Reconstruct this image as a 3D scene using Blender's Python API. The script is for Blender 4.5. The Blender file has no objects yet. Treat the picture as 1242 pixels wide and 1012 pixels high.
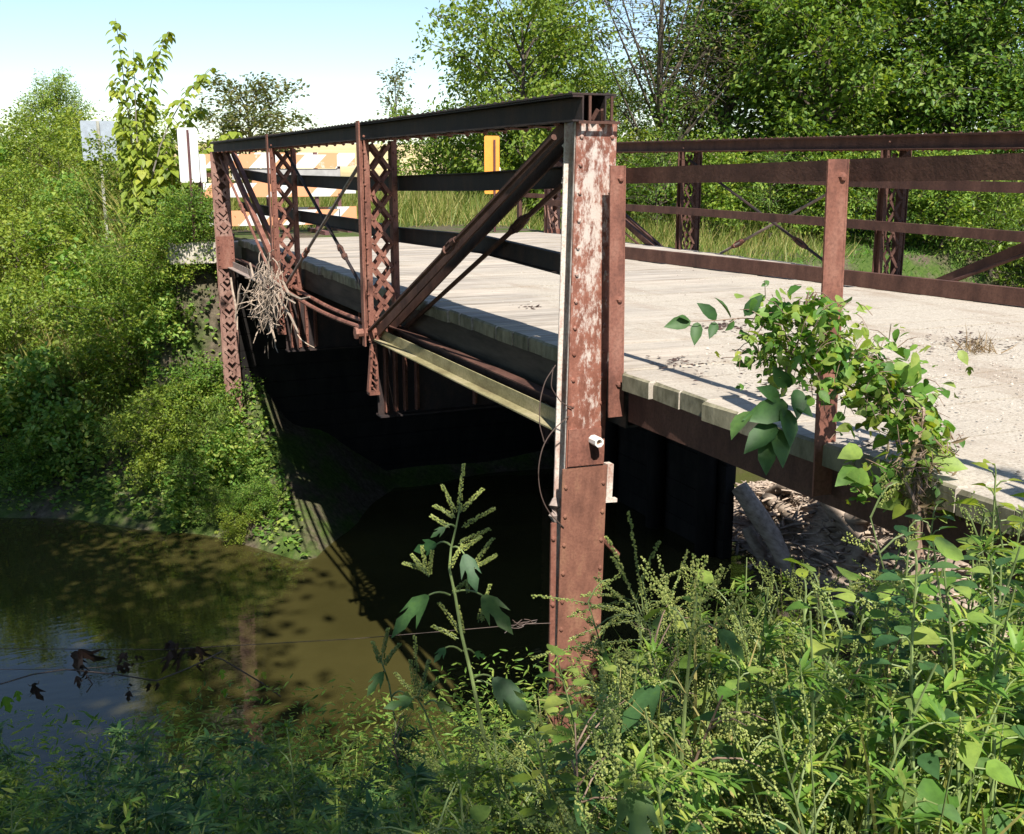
import bpy, math, random
import numpy as np
from mathutils import Vector
RNG = np.random.default_rng(7)
random.seed(7)
S = bpy.context.scene
COL = S.collection

# ------------------------------------------------------------------ camera
F_PX, CX, CY = 1300.0, 621.0, 506.0
PITCH = math.atan(301 / F_PX)
HEAD = math.atan(585 / (F_PX / math.cos(PITCH)))
CAM = np.array([-2.43, -4.69, 0.92])
_fh = np.array([math.sin(HEAD), math.cos(HEAD), 0])
_r = np.array([math.cos(HEAD), -math.sin(HEAD), 0])
_f = _fh * math.cos(PITCH) + np.array([0, 0, -math.sin(PITCH)])
_u = np.cross(_r, _f)
def at(u, v, x=None, y=None, z=None, d=None):
    """world point seen at a photograph pixel, on a plane x / y / z or at depth d"""
    r = _f + _r * (u - CX) / F_PX - _u * (v - CY) / F_PX
    if x is not None: k = (x - CAM[0]) / r[0]
    elif y is not None: k = (y - CAM[1]) / r[1]
    elif z is not None: k = (z - CAM[2]) / r[2]
    else: k = d
    return CAM + k * r
cd = bpy.data.cameras.new('camera')
cam = bpy.data.objects.new('camera', cd)
COL.objects.link(cam)
cam.location = CAM
cam.rotation_euler = (math.pi / 2 - PITCH, 0, -HEAD)
cd.sensor_width = 36
cd.lens = F_PX * 36 / 1242
cd.clip_start = 0.05
cd.clip_end = 2000
S.camera = cam

# ------------------------------------------------------------------ light
EL, AZ = math.radians(50), math.radians(12)
TO_SUN = Vector((-math.sin(AZ) * math.cos(EL), -math.cos(AZ) * math.cos(EL), math.sin(EL)))
sd = bpy.data.lights.new('sun', 'SUN')
sd.energy = 5.0
sd.angle = math.radians(0.5)
sd.color = (1.0, 0.95, 0.86)
sun = bpy.data.objects.new('sun', sd)
COL.objects.link(sun)
sun.rotation_euler = TO_SUN.to_track_quat('Z', 'Y').to_euler()
sun.location = (0, -20, 30)
W = bpy.data.worlds.new('World')
S.world = W
W.use_nodes = True
nt = W.node_tree
sky = nt.nodes.new('ShaderNodeTexSky')
sky.sky_type = 'NISHITA'
sky.sun_disc = False
sky.sun_elevation = EL
sky.sun_rotation = math.atan2(TO_SUN.x, TO_SUN.y)
sky.air_density = 1.0
sky.dust_density = 0.2
sky.ozone_density = 2.0
bg = nt.nodes['Background']
bg.inputs['Strength'].default_value = 0.095
nt.links.new(sky.outputs[0], bg.inputs[0])
S.view_settings.view_transform = 'Standard'
S.view_settings.look = 'None'
S.view_settings.gamma = 1
S.view_settings.exposure = 0.85
S.render.engine = 'CYCLES'
S.cycles.max_bounces = 6
S.cycles.diffuse_bounces = 3
S.cycles.transparent_max_bounces = 6
S.cycles.caustics_reflective = False
S.cycles.caustics_refractive = False

# ------------------------------------------------------------------ mesh building
class MB:
    def __init__(self):
        self.v, self.l, self.s, self.m, self.n = [], [], [], [], 0
    def add(self, verts, faces, mi=0):
        verts = np.asarray(verts, float).reshape(-1, 3)
        self.v.append(verts)
        self.l.append(np.array([i for f in faces for i in f], int) + self.n)
        self.s.append(np.array([len(f) for f in faces], int))
        self.m.append(np.full(len(faces), mi, int))
        self.n += len(verts)
        return self
    def addnp(self, verts, loops, sizes, mi=0):
        self.v.append(verts); self.l.append(loops + self.n); self.s.append(sizes)
        self.m.append(np.full(len(sizes), mi, int)); self.n += len(verts)
    def box(self, lo, hi, mi=0):
        x0, y0, z0 = lo; x1, y1, z1 = hi
        v = [(x0,y0,z0),(x1,y0,z0),(x1,y1,z0),(x0,y1,z0),(x0,y0,z1),(x1,y0,z1),(x1,y1,z1),(x0,y1,z1)]
        return self.add(v, [(0,3,2,1),(4,5,6,7),(0,1,5,4),(1,2,6,5),(2,3,7,6),(3,0,4,7)], mi)
    def beam(self, p, q, w, h, up=(0, 0, 1), off=(0, 0), mi=0):
        """box from p to q; w across, h along up; off shifts (across, up)"""
        p = np.array(p, float); q = np.array(q, float)
        d = q - p; d /= np.linalg.norm(d)
        a = np.cross(d, up); a /= np.linalg.norm(a)
        b = np.cross(a, d)
        o = a * off[0] + b * off[1]
        v = []
        for e in (p, q):
            for sa, sb in ((-1,-1),(1,-1),(1,1),(-1,1)):
                v.append(e + o + a * sa * w / 2 + b * sb * h / 2)
        return self.add(v, [(0,1,2,3),(7,6,5,4),(0,4,5,1),(1,5,6,2),(2,6,7,3),(3,7,4,0)], mi)
    def channel(self, p, q, toe, h, fl, t=0.008, mi=0):
        """channel section: web h deep perpendicular to toe, flanges fl long pointing along toe"""
        p = np.array(p, float); q = np.array(q, float)
        d = q - p; d /= np.linalg.norm(d)
        toe = np.array(toe, float); toe -= d * (toe @ d); toe /= np.linalg.norm(toe)
        up = np.cross(toe, d)
        self.beam(p, q, t, h, up, mi=mi)
        for s in (-1, 1):
            o = up * s * (h / 2 - t / 2) + toe * (t / 2 + fl / 2)
            self.beam(p + o, q + o, fl, t, up, mi=mi)
        return self
    def tube(self, pts, rad, n=6, cap=True, mi=0):
        pts = np.asarray(pts, float)
        k = len(pts)
        rad = np.broadcast_to(np.asarray(rad, float), (k,))
        tg = np.gradient(pts, axis=0)
        tg /= np.linalg.norm(tg, axis=1)[:, None] + 1e-9
        ref = np.array([0, 0, 1.0]) if abs(tg[0][2]) < 0.9 else np.array([1.0, 0, 0])
        a = np.cross(tg, ref); a /= np.linalg.norm(a, axis=1)[:, None] + 1e-9
        b = np.cross(tg, a)
        ang = np.linspace(0, 2 * math.pi, n, endpoint=False)
        v = pts[:, None] + rad[:, None, None] * (a[:, None] * np.cos(ang)[None, :, None] + b[:, None] * np.sin(ang)[None, :, None])
        f = []
        for i in range(k - 1):
            for j in range(n):
                j2 = (j + 1) % n
                f.append((i*n+j, i*n+j2, (i+1)*n+j2, (i+1)*n+j))
        if cap:
            f.append(tuple(range(n))[::-1]); f.append(tuple((k-1)*n + j for j in range(n)))
        return self.add(v.reshape(-1, 3), f, mi)
    def rivet(self, c, nrm, r=0.013, mi=0):
        nrm = np.array(nrm, float)
        ref = np.array([0, 0, 1.0]) if abs(nrm[2]) < 0.9 else np.array([1.0, 0, 0])
        a = np.cross(nrm, ref); a /= np.linalg.norm(a); b = np.cross(nrm, a)
        v = []
        for rr, hh in ((1, 0), (0.72, 0.6)):
            for k in range(7):
                t = 2 * math.pi * k / 7
                v.append(np.array(c) + r * rr * (a * math.cos(t) + b * math.sin(t)) + nrm * hh * r)
        v.append(np.array(c) + nrm * r * 0.8)
        f = [(k, (k+1) % 7, 7 + (k+1) % 7, 7 + k) for k in range(7)] + [(7+k, 7+(k+1) % 7, 14) for k in range(7)]
        return self.add(v, f, mi)
    def inst(self, T, pos, dr, nr, size, mi=0):
        tv, tf = T
        pos = np.atleast_2d(pos); N = len(pos)
        if N == 0: return self
        y = np.atleast_2d(np.broadcast_to(dr, (N, 3))).astype(float)
        y = y / (np.linalg.norm(y, axis=1)[:, None] + 1e-9)
        z = np.atleast_2d(np.broadcast_to(nr, (N, 3))).astype(float)
        z = z - y * (z * y).sum(1)[:, None]
        z = z / (np.linalg.norm(z, axis=1)[:, None] + 1e-9)
        x = np.cross(y, z)
        size = np.broadcast_to(size, (N,))
        v = pos[:, None] + size[:, None, None] * (tv[None, :, 0, None] * x[:, None] + tv[None, :, 1, None] * y[:, None] + tv[None, :, 2, None] * z[:, None])
        lp = np.array([i for f in tf for i in f]); sz = np.array([len(f) for f in tf])
        loops = (lp[None] + len(tv) * np.arange(N)[:, None]).ravel()
        self.addnp(v.reshape(-1, 3), loops, np.tile(sz, N), mi)
        return self
    def mesh(self, name, mats, smooth=False):
        me = bpy.data.meshes.new(name)
        if self.n:
            V = np.concatenate(self.v); L = np.concatenate(self.l); Z = np.concatenate(self.s); M = np.concatenate(self.m)
            me.vertices.add(len(V)); me.vertices.foreach_set('co', V.astype(np.float32).ravel())
            me.loops.add(len(L)); me.loops.foreach_set('vertex_index', L.astype(np.int32))
            me.polygons.add(len(Z))
            me.polygons.foreach_set('loop_start', np.concatenate(([0], np.cumsum(Z)[:-1])).astype(np.int32))
            me.polygons.foreach_set('loop_total', Z.astype(np.int32))
            for m in (mats if isinstance(mats, (list, tuple)) else [mats]): me.materials.append(m)
            me.polygons.foreach_set('material_index', M.astype(np.int32))
            me.polygons.foreach_set('use_smooth', np.full(len(Z), smooth))
            me.update(calc_edges=True); me.validate()
        return me

def tag(o, label=None, cat=None, group=None, kind=None):
    for k, v in (('label', label), ('category', cat), ('group', group), ('kind', kind)):
        if v: o[k] = v
    return o
def obj(name, mb, mats, parent=None, loc=None, smooth=False):
    me = mb if isinstance(mb, bpy.types.Mesh) else mb.mesh(name, mats, smooth)
    o = bpy.data.objects.new(name, me)
    COL.objects.link(o)
    if parent: o.parent = parent
    if loc is not None: o.location = loc
    return o
def empty(name, loc=(0, 0, 0), rz=0):
    o = bpy.data.objects.new(name, None)
    COL.objects.link(o); o.location = loc; o.rotation_euler = (0, 0, rz)
    return o
def copy_tree(o, parent=None):
    c = o.copy(); COL.objects.link(c)
    if parent: c.parent = parent
    for ch in list(o.children): copy_tree(ch, c)
    return c

# ------------------------------------------------------------------ materials
def mat(name):
    m = bpy.data.materials.new(name); m.use_nodes = True
    n = m.node_tree.nodes; l = m.node_tree.links
    return m, n, l, n['Principled BSDF']
def noise(n, l, scale, detail=4, rough=0.55, coord='Object', vec=None, stretch=None):
    t = n.new('ShaderNodeTexNoise'); t.inputs['Scale'].default_value = scale
    t.inputs['Detail'].default_value = detail; t.inputs['Roughness'].default_value = rough
    if vec is None:
        tc = n.new('ShaderNodeTexCoord'); vec = tc.outputs[coord]
    if stretch:
        mp = n.new('ShaderNodeMapping'); mp.inputs['Scale'].default_value = stretch
        l.new(vec, mp.inputs[0]); vec = mp.outputs[0]
    l.new(vec, t.inputs['Vector'])
    return t
def ramp(n, l, fac, stops, interp='LINEAR'):
    r = n.new('ShaderNodeValToRGB'); e = r.color_ramp; e.interpolation = interp
    while len(e.elements) > 1: e.elements.remove(e.elements[-1])
    e.elements[0].position = stops[0][0]; e.elements[0].color = (*stops[0][1], 1) if len(stops[0][1]) == 3 else stops[0][1]
    for p, c in stops[1:]:
        q = e.elements.new(p); q.color = (*c, 1)
    l.new(fac, r.inputs[0])
    return r
def mix(n, l, fac, a, b):
    m = n.new('ShaderNodeMix'); m.data_type = 'RGBA'
    if isinstance(fac, float): m.inputs[0].default_value = fac
    else: l.new(fac, m.inputs[0])
    for s, i in ((a, 6), (b, 7)):
        if isinstance(s, tuple): m.inputs[i].default_value = (*s, 1)
        else: l.new(s, m.inputs[i])
    return m.outputs[2]
def bump(n, l, bsdf, h, strength=0.4, dist=0.01):
    b = n.new('ShaderNodeBump'); b.inputs['Strength'].default_value = strength; b.inputs['Distance'].default_value = dist
    l.new(h, b.inputs['Height']); l.new(b.outputs[0], bsdf.inputs['Normal'])
def math_node(n, l, op, a, b=None):
    m = n.new('ShaderNodeMath'); m.operation = op
    for i, s in enumerate((a, b)):
        if s is None: continue
        if isinstance(s, (int, float)): m.inputs[i].default_value = s
        else: l.new(s, m.inputs[i])
    return m.outputs[0]

def rust(name, dark, midc, light, spots=None, spot_lo=0.62, spot_hi=0.68, scale=9, zrange=None, rough=0.75, stretch=(1, 1, 0.45)):
    m, n, l, b = mat(name)
    a = noise(n, l, scale, 8, 0.68, stretch=stretch)
    c = ramp(n, l, a.outputs[0], [(0.3, dark), (0.5, midc), (0.72, light)]).outputs[0]
    fine = noise(n, l, 70, 4, 0.6)
    c = mix(n, l, ramp(n, l, fine.outputs[0], [(0.45, (0, 0, 0)), (0.7, (0.5, 0.5, 0.5))]).outputs[0], c, dark)
    if spots:
        s = noise(n, l, 34, 10, 0.74, stretch=(1, 1, 0.42))
        f = s.outputs[0]
        if zrange:
            tc = n.new('ShaderNodeTexCoord'); sp = n.new('ShaderNodeSeparateXYZ'); l.new(tc.outputs['Object'], sp.inputs[0])
            k = n.new('ShaderNodeMapRange'); k.interpolation_type = 'SMOOTHSTEP'
            k.inputs[1].default_value = zrange[0]; k.inputs[2].default_value = zrange[1]
            k.inputs[3].default_value = 0; k.inputs[4].default_value = zrange[2]
            k.inputs[4].default_value = 1; k.interpolation_type = 'LINEAR'
            l.new(sp.outputs[2], k.inputs[0])
            zz_ = ramp(n, l, k.outputs[0], [(0.0, (0, 0, 0)), (0.35, (.35, .35, .35)), (0.62, (1, 1, 1)), (0.8, (1, 1, 1)), (1.0, (.25, .25, .25))])
            f = math_node(n, l, 'ADD', f, math_node(n, l, 'MULTIPLY', zz_.outputs[0], zrange[2]))
            if len(zrange) > 3:
                ax = math_node(n, l, 'ABSOLUTE', math_node(n, l, 'SUBTRACT', sp.outputs[0], 0.045))
                k2 = n.new('ShaderNodeMapRange'); k2.inputs[1].default_value = 0.02; k2.inputs[2].default_value = 0.095
                k2.inputs[3].default_value = zrange[3]; k2.inputs[4].default_value = -zrange[3]
                l.new(ax, k2.inputs[0]); f = math_node(n, l, 'ADD', f, k2.outputs[0])
        c = mix(n, l, ramp(n, l, f, [(spot_lo, (0, 0, 0)), (spot_hi, (1, 1, 1))]).outputs[0], c, spots)
    l.new(c, b.inputs['Base Color'])
    b.inputs['Roughness'].default_value = rough
    b.inputs['Specular IOR Level'].default_value = 0.3
    bump(n, l, b, fine.outputs[0], 0.35, 0.006)
    return m
M = {}
M['rust'] = rust('rust_red', (0.085, 0.036, 0.027), (0.215, 0.088, 0.062), (0.30, 0.15, 0.11), (0.52, 0.44, 0.38), 0.70, 0.74)
M['rust_brown'] = rust('rust_brown', (0.038, 0.018, 0.014), (0.09, 0.042, 0.031), (0.145, 0.072, 0.052), (0.35, 0.28, 0.24), 0.74, 0.8, scale=6)
M['rust_dark'] = rust('rust_dark', (0.018, 0.015, 0.016), (0.035, 0.025, 0.024), (0.075, 0.04, 0.03), None, scale=6)
M['post_paint'] = rust('peeling_post_paint', (0.12, 0.045, 0.03), (0.25, 0.098, 0.066), (0.33, 0.155, 0.11), (0.52, 0.44, 0.39), 0.54, 0.66, scale=16, zrange=(-0.15, 1.15, 0.095, 0.05))
M['white_peel'] = rust('white_peeling_paint', (0.3, 0.12, 0.08), (0.62, 0.55, 0.49), (0.75, 0.70, 0.64), None, scale=10)
M['grey_steel'] = rust('grey_weathered_steel', (0.16, 0.10, 0.085), (0.30, 0.24, 0.21), (0.42, 0.36, 0.33), None, scale=11)
M['lower_plate'] = rust('lower_rust_plate', (0.11, 0.048, 0.034), (0.215, 0.095, 0.065), (0.30, 0.165, 0.10), (0.34, 0.30, 0.17), 0.66, 0.8, scale=7)
M['moss_steel'] = rust('mossy_steel', (0.13, 0.10, 0.05), (0.27, 0.24, 0.125), (0.45, 0.38, 0.25), (0.30, 0.12, 0.07), 0.66, 0.7, scale=6, stretch=(1, 0.5, 1))
M['leg_grey'] = rust('grey_brown_leg', (0.12, 0.06, 0.045), (0.27, 0.15, 0.12), (0.38, 0.25, 0.20), (0.5, 0.4, 0.35), 0.7, 0.78, scale=8)

def wood(name, dark, light, stretch, dust=None, rough=0.85):
    m, n, l, b = mat(name)
    tc = n.new('ShaderNodeTexCoord')
    g = noise(n, l, 6, 8, 0.65, vec=tc.outputs['Object'], stretch=stretch)
    ri = n.new('ShaderNodeNewGeometry')
    c = ramp(n, l, g.outputs[0], [(0.3, dark), (0.62, light)]).outputs[0]
    isl = ramp(n, l, ri.outputs['Random Per Island'], [(0, (0.82, 0.82, 0.82)), (1, (1.1, 1.07, 1.03))]).outputs[0]
    mm = n.new('ShaderNodeMix'); mm.data_type = 'RGBA'; mm.blend_type = 'MULTIPLY'; mm.inputs[0].default_value = 1
    l.new(c, mm.inputs[6]); l.new(isl, mm.inputs[7]); c = mm.outputs[2]
    if dust:
        sp = n.new('ShaderNodeSeparateXYZ'); l.new(tc.outputs['Object'], sp.inputs[0])
        big = noise(n, l, 0.9, 6, 0.6, vec=tc.outputs['Object'])
        k = n.new('ShaderNodeMapRange'); l.new(sp.outputs[1], k.inputs[0])
        k.inputs[1].default_value = 7.5; k.inputs[2].default_value = -2.5; k.inputs[3].default_value = -0.12; k.inputs[4].default_value = 0.30
        kx = n.new('ShaderNodeMapRange'); l.new(sp.outputs[0], kx.inputs[0])
        kx.inputs[1].default_value = 0.15; kx.inputs[2].default_value = 1.2; kx.inputs[3].default_value = -0.28; kx.inputs[4].default_value = 0.0
        f = math_node(n, l, 'ADD', math_node(n, l, 'ADD', big.outputs[0], k.outputs[0]), kx.outputs[0])
        f = ramp(n, l, f, [(0.42, (0, 0, 0)), (0.62, (1, 1, 1))]).outputs[0]
        gr = noise(n, l, 80, 6, 0.75, vec=tc.outputs['Object'])
        gcol = ramp(n, l, gr.outputs[0], [(0.3, (0.21, 0.178, 0.14)), (0.5, (0.42, 0.37, 0.305)), (0.7, (0.55, 0.495, 0.42))]).outputs[0]
        # dusty stains and old tyre tracks
        st = noise(n, l, 2.2, 7, 0.7, vec=tc.outputs['Object'], stretch=(1.6, 0.35, 1))
        gcol = mix(n, l, ramp(n, l, st.outputs[0], [(0.50, (0, 0, 0)), (0.66, (0.7, 0.7, 0.7))]).outputs[0], gcol, (0.29, 0.225, 0.17))
        c = mix(n, l, f, c, gcol)
        h = math_node(n, l, 'ADD', g.outputs[0], gr.outputs[0])
        bump(n, l, b, h, 0.4, 0.008)
    else:
        bump(n, l, b, g.outputs[0], 0.5, 0.01)
    l.new(c, b.inputs['Base Color'])
    b.inputs['Roughness'].default_value = rough; b.inputs['Specular IOR Level'].default_value = 0.2
    return m
M['deck'] = wood('weathered_deck_planks', (0.22, 0.185, 0.15), (0.50, 0.445, 0.385), (0.25, 3.2, 2), dust=True)
M['deck_end'] = wood('mossy_plank_ends', (0.085, 0.08, 0.05), (0.27, 0.25, 0.18), (1, 2, 1))
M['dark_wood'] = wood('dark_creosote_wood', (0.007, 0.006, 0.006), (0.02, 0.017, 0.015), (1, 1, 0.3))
M['fascia'] = wood('weathered_edge_beam', (0.03, 0.025, 0.022), (0.09, 0.075, 0.06), (1, 0.3, 2))
M['drift'] = wood('sun_bleached_driftwood', (0.18, 0.135, 0.10), (0.46, 0.37, 0.30), (3, 0.6, 3))
M['plank_grey'] = wood('grey_timber', (0.12, 0.10, 0.08), (0.30, 0.26, 0.21), (1, 1, 0.3))
M['bark'] = wood('tree_bark', (0.035, 0.028, 0.022), (0.13, 0.105, 0.085), (3, 3, 0.6))
M['bark_pale'] = wood('pale_grey_bark', (0.12, 0.105, 0.09), (0.30, 0.27, 0.24), (3, 3, 0.6))

def flat(name, c, rough=0.6, var=0.15, metal=0.0, scale=8):
    m, n, l, b = mat(name)
    a = noise(n, l, scale, 5, 0.6)
    lo = tuple(x * (1 - var) for x in c); hi = tuple(min(1, x * (1 + var)) for x in c)
    l.new(ramp(n, l, a.outputs[0], [(0.35, lo), (0.65, hi)]).outputs[0], b.inputs['Base Color'])
    b.inputs['Roughness'].default_value = rough; b.inputs['Metallic'].default_value = metal
    return m
M['white'] = flat('white_sign_face', (0.70, 0.69, 0.67), 0.5, 0.04)
M['alu'] = flat('bare_aluminium_back', (0.33, 0.37, 0.42), 0.6, 0.12)
M['yellow'] = flat('yellow_marker_face', (0.74, 0.31, 0.05), 0.45, 0.06)
M['post_brown'] = flat('brown_sign_post', (0.12, 0.05, 0.05), 0.6)
M['post_grey'] = flat('galvanised_post', (0.34, 0.33, 0.28), 0.5)
M['board_grey'] = flat('grey_board_back', (0.34, 0.33, 0.32), 0.7)
M['pipe'] = flat('white_pipe', (0.76, 0.74, 0.69), 0.4, 0.06)
M['pipe_in'] = flat('pipe_bore', (0.25, 0.15, 0.10), 0.8)
M['wire'] = flat('rusty_wire', (0.09, 0.06, 0.05), 0.6)
M['concrete'] = flat('old_concrete', (0.42, 0.38, 0.32), 0.9, 0.3, scale=5)
M['deadleaf'] = flat('dead_leaf', (0.055, 0.028, 0.02), 0.7, 0.4)
M['gravel'] = None
def gravel_mat():
    m, n, l, b = mat('gravel_stones')
    g = n.new('ShaderNodeNewGeometry')
    l.new(ramp(n, l, g.outputs['Random Per Island'], [(0, (0.20, 0.165, 0.135)), (0.5, (0.38, 0.325, 0.275)), (1, (0.54, 0.47, 0.41))]).outputs[0], b.inputs['Base Color'])
    b.inputs['Roughness'].default_value = 0.9
    return m
M['gravel'] = gravel_mat()
def stripe_mat():
    m, n, l, b = mat('orange_white_stripes')
    tc = n.new('ShaderNodeTexCoord'); sp = n.new('ShaderNodeSeparateXYZ'); l.new(tc.outputs['Object'], sp.inputs[0])
    s = math_node(n, l, 'ADD', math_node(n, l, 'MULTIPLY', sp.outputs[0], 1.5), math_node(n, l, 'MULTIPLY', sp.outputs[2], -1.5))
    f = math_node(n, l, 'FRACT', s)
    w = noise(n, l, 7, 8, 0.75, stretch=(1, 1, 0.5))
    f2 = math_node(n, l, 'GREATER_THAN', f, 0.5)
    peel = ramp(n, l, w.outputs[0], [(0.60, (0, 0, 0)), (0.66, (1, 1, 1))]).outputs[0]
    c = mix(n, l, f2, (0.66, 0.63, 0.60), (0.66, 0.30, 0.15))
    c = mix(n, l, peel, c, (0.6, 0.5, 0.42))
    l.new(c, b.inputs['Base Color']); b.inputs['Roughness'].default_value = 0.55
    return m
M['stripe'] = stripe_mat()

def leafmat(name, cols, trans=0.42, rough=0.5, spec=0.35):
    m, n, l, b = mat(name)
    g = n.new('ShaderNodeNewGeometry')
    k = len(cols)
    r = ramp(n, l, g.outputs['Random Per Island'], [(i / max(1, k - 1), c) for i, c in enumerate(cols)])
    oi = n.new('ShaderNodeObjectInfo')
    hv = n.new('ShaderNodeHueSaturation')
    mr = n.new('ShaderNodeMapRange'); l.new(oi.outputs['Random'], mr.inputs[0]); mr.inputs[3].default_value = 0.485; mr.inputs[4].default_value = 0.512
    l.new(mr.outputs[0], hv.inputs['Hue'])
    mv = n.new('ShaderNodeMapRange'); l.new(oi.outputs['Random'], mv.inputs[0]); mv.inputs[3].default_value = 1.15; mv.inputs[4].default_value = 0.85
    l.new(mv.outputs[0], hv.inputs['Value'])
    bl = noise(n, l, 45, 4, 0.6)
    bm = n.new('ShaderNodeMix'); bm.data_type = 'RGBA'; bm.blend_type = 'MULTIPLY'; bm.inputs[0].default_value = 1
    l.new(r.outputs[0], bm.inputs[6]); l.new(ramp(n, l, bl.outputs[0], [(0.3, (0.72, 0.74, 0.7)), (0.55, (1, 1, 1)), (0.75, (1.18, 1.12, 0.9))]).outputs[0], bm.inputs[7])
    l.new(bm.outputs[2], hv.inputs['Color'])
    l.new(hv.outputs[0], b.inputs['Base Color'])
    b.inputs['Roughness'].default_value = rough; b.inputs['Specular IOR Level'].default_value = spec
    t = n.new('ShaderNodeBsdfTranslucent')
    tcol = n.new('ShaderNodeMix'); tcol.data_type = 'RGBA'; tcol.blend_type = 'MULTIPLY'; tcol.inputs[0].default_value = 1
    l.new(hv.outputs[0], tcol.inputs[6]); tcol.inputs[7].default_value = (1.5, 1.4, 0.5, 1)
    l.new(tcol.outputs[2], t.inputs['Color'])
    ms = n.new('ShaderNodeMixShader'); ms.inputs[0].default_value = trans
    l.new(b.outputs[0], ms.inputs[1]); l.new(t.outputs[0], ms.inputs[2])
    l.new(ms.outputs[0], n['Material Output'].inputs['Surface'])
    return m
LM = {
 'dark': leafmat('dark_green_leaves', [(0.051, 0.113, 0.018), (0.100, 0.198, 0.031), (0.163, 0.271, 0.043), (0.251, 0.330, 0.061)]),
 'mid': leafmat('mid_green_leaves', [(0.085, 0.163, 0.023), (0.144, 0.260, 0.034), (0.203, 0.325, 0.048), (0.304, 0.357, 0.057)]),
 'light': leafmat('yellow_green_leaves', [(0.110, 0.179, 0.025), (0.179, 0.262, 0.032), (0.228, 0.312, 0.039), (0.312, 0.360, 0.055)]),
 'olive': leafmat('olive_leaves', [(0.075, 0.106, 0.031), (0.125, 0.156, 0.044), (0.175, 0.194, 0.062), (0.250, 0.213, 0.075)]),
 'weed': leafmat('weed_leaves', [(0.087, 0.188, 0.031), (0.148, 0.282, 0.047), (0.208, 0.360, 0.062), (0.332, 0.428, 0.093), (0.373, 0.418, 0.092)]),
 'blue': leafmat('blue_green_leaves', [(0.037, 0.106, 0.037), (0.062, 0.150, 0.050), (0.100, 0.200, 0.062), (0.138, 0.213, 0.062)]),
 'glossy': leafmat('glossy_dark_leaves', [(0.022, 0.066, 0.017), (0.036, 0.096, 0.024), (0.060, 0.120, 0.030)], 0.15, 0.55, 0.3),
 'seed': leafmat('yellow_green_seed_heads', [(0.185, 0.251, 0.066), (0.291, 0.356, 0.099), (0.397, 0.437, 0.146)], 0.3),
 'grass': leafmat('tall_grass', [(0.110, 0.166, 0.030), (0.193, 0.248, 0.048), (0.304, 0.304, 0.084), (0.497, 0.400, 0.168)], 0.35),
 'turf': leafmat('bright_turf', [(0.065, 0.169, 0.019), (0.117, 0.260, 0.033), (0.182, 0.312, 0.039)], 0.35),
 'dry': leafmat('dry_brush', [(0.160, 0.110, 0.060), (0.260, 0.190, 0.110), (0.360, 0.280, 0.180)], 0.2),
}
M['stem'] = flat('green_stem', (0.16, 0.21, 0.07), 0.6, 0.3)
M['stem_red'] = flat('reddish_stem', (0.20, 0.13, 0.09), 0.6, 0.3)

def terrain_mat():
    m, n, l, b = mat('ground_soil_and_turf')
    tc = n.new('ShaderNodeTexCoord'); sp = n.new('ShaderNodeSeparateXYZ'); l.new(tc.outputs['Object'], sp.inputs[0])
    a = noise(n, l, 1.3, 8, 0.65); a2 = noise(n, l, 14, 6, 0.7)
    soil = ramp(n, l, a2.outputs[0], [(0.3, (0.045, 0.036, 0.024)), (0.6, (0.13, 0.105, 0.075)), (0.75, (0.2, 0.165, 0.12))]).outputs[0]
    gr = ramp(n, l, a2.outputs[0], [(0.3, (0.03, 0.06, 0.012)), (0.7, (0.09, 0.13, 0.03))]).outputs[0]
    c = mix(n, l, ramp(n, l, a.outputs[0], [(0.42, (0, 0, 0)), (0.58, (1, 1, 1))]).outputs[0], soil, gr)
    k = n.new('ShaderNodeMapRange'); l.new(sp.outputs[1], k.inputs[0]); k.inputs[1].default_value = 32; k.inputs[2].default_value = 45
    fld = noise(n, l, 0.25, 6, 0.6)
    c = mix(n, l, k.outputs[0], c, ramp(n, l, fld.outputs[0], [(0.35, (0.46, 0.36, 0.17)), (0.65, (0.60, 0.48, 0.26))]).outputs[0])
    l.new(c, b.inputs['Base Color']); b.inputs['Roughness'].default_value = 0.95; b.inputs['Specular IOR Level'].default_value = 0.1
    bump(n, l, b, a2.outputs[0], 0.6, 0.05)
    return m
def water_mat():
    m, n, l, b = mat('murky_creek_water')
    a = noise(n, l, 0.7, 4, 0.5)
    l.new(ramp(n, l, a.outputs[0], [(0.35, (0.040, 0.035, 0.011)), (0.65, (0.060, 0.052, 0.017))]).outputs[0], b.inputs['Base Color'])
    b.inputs['Roughness'].default_value = 0.02; b.inputs['IOR'].default_value = 1.5; b.inputs['Specular IOR Level'].default_value = 0.5
    w = noise(n, l, 5, 3, 0.5, stretch=(0.6, 1.6, 1))
    bump(n, l, b, w.outputs[0], 0.06, 0.03)
    return m

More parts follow.
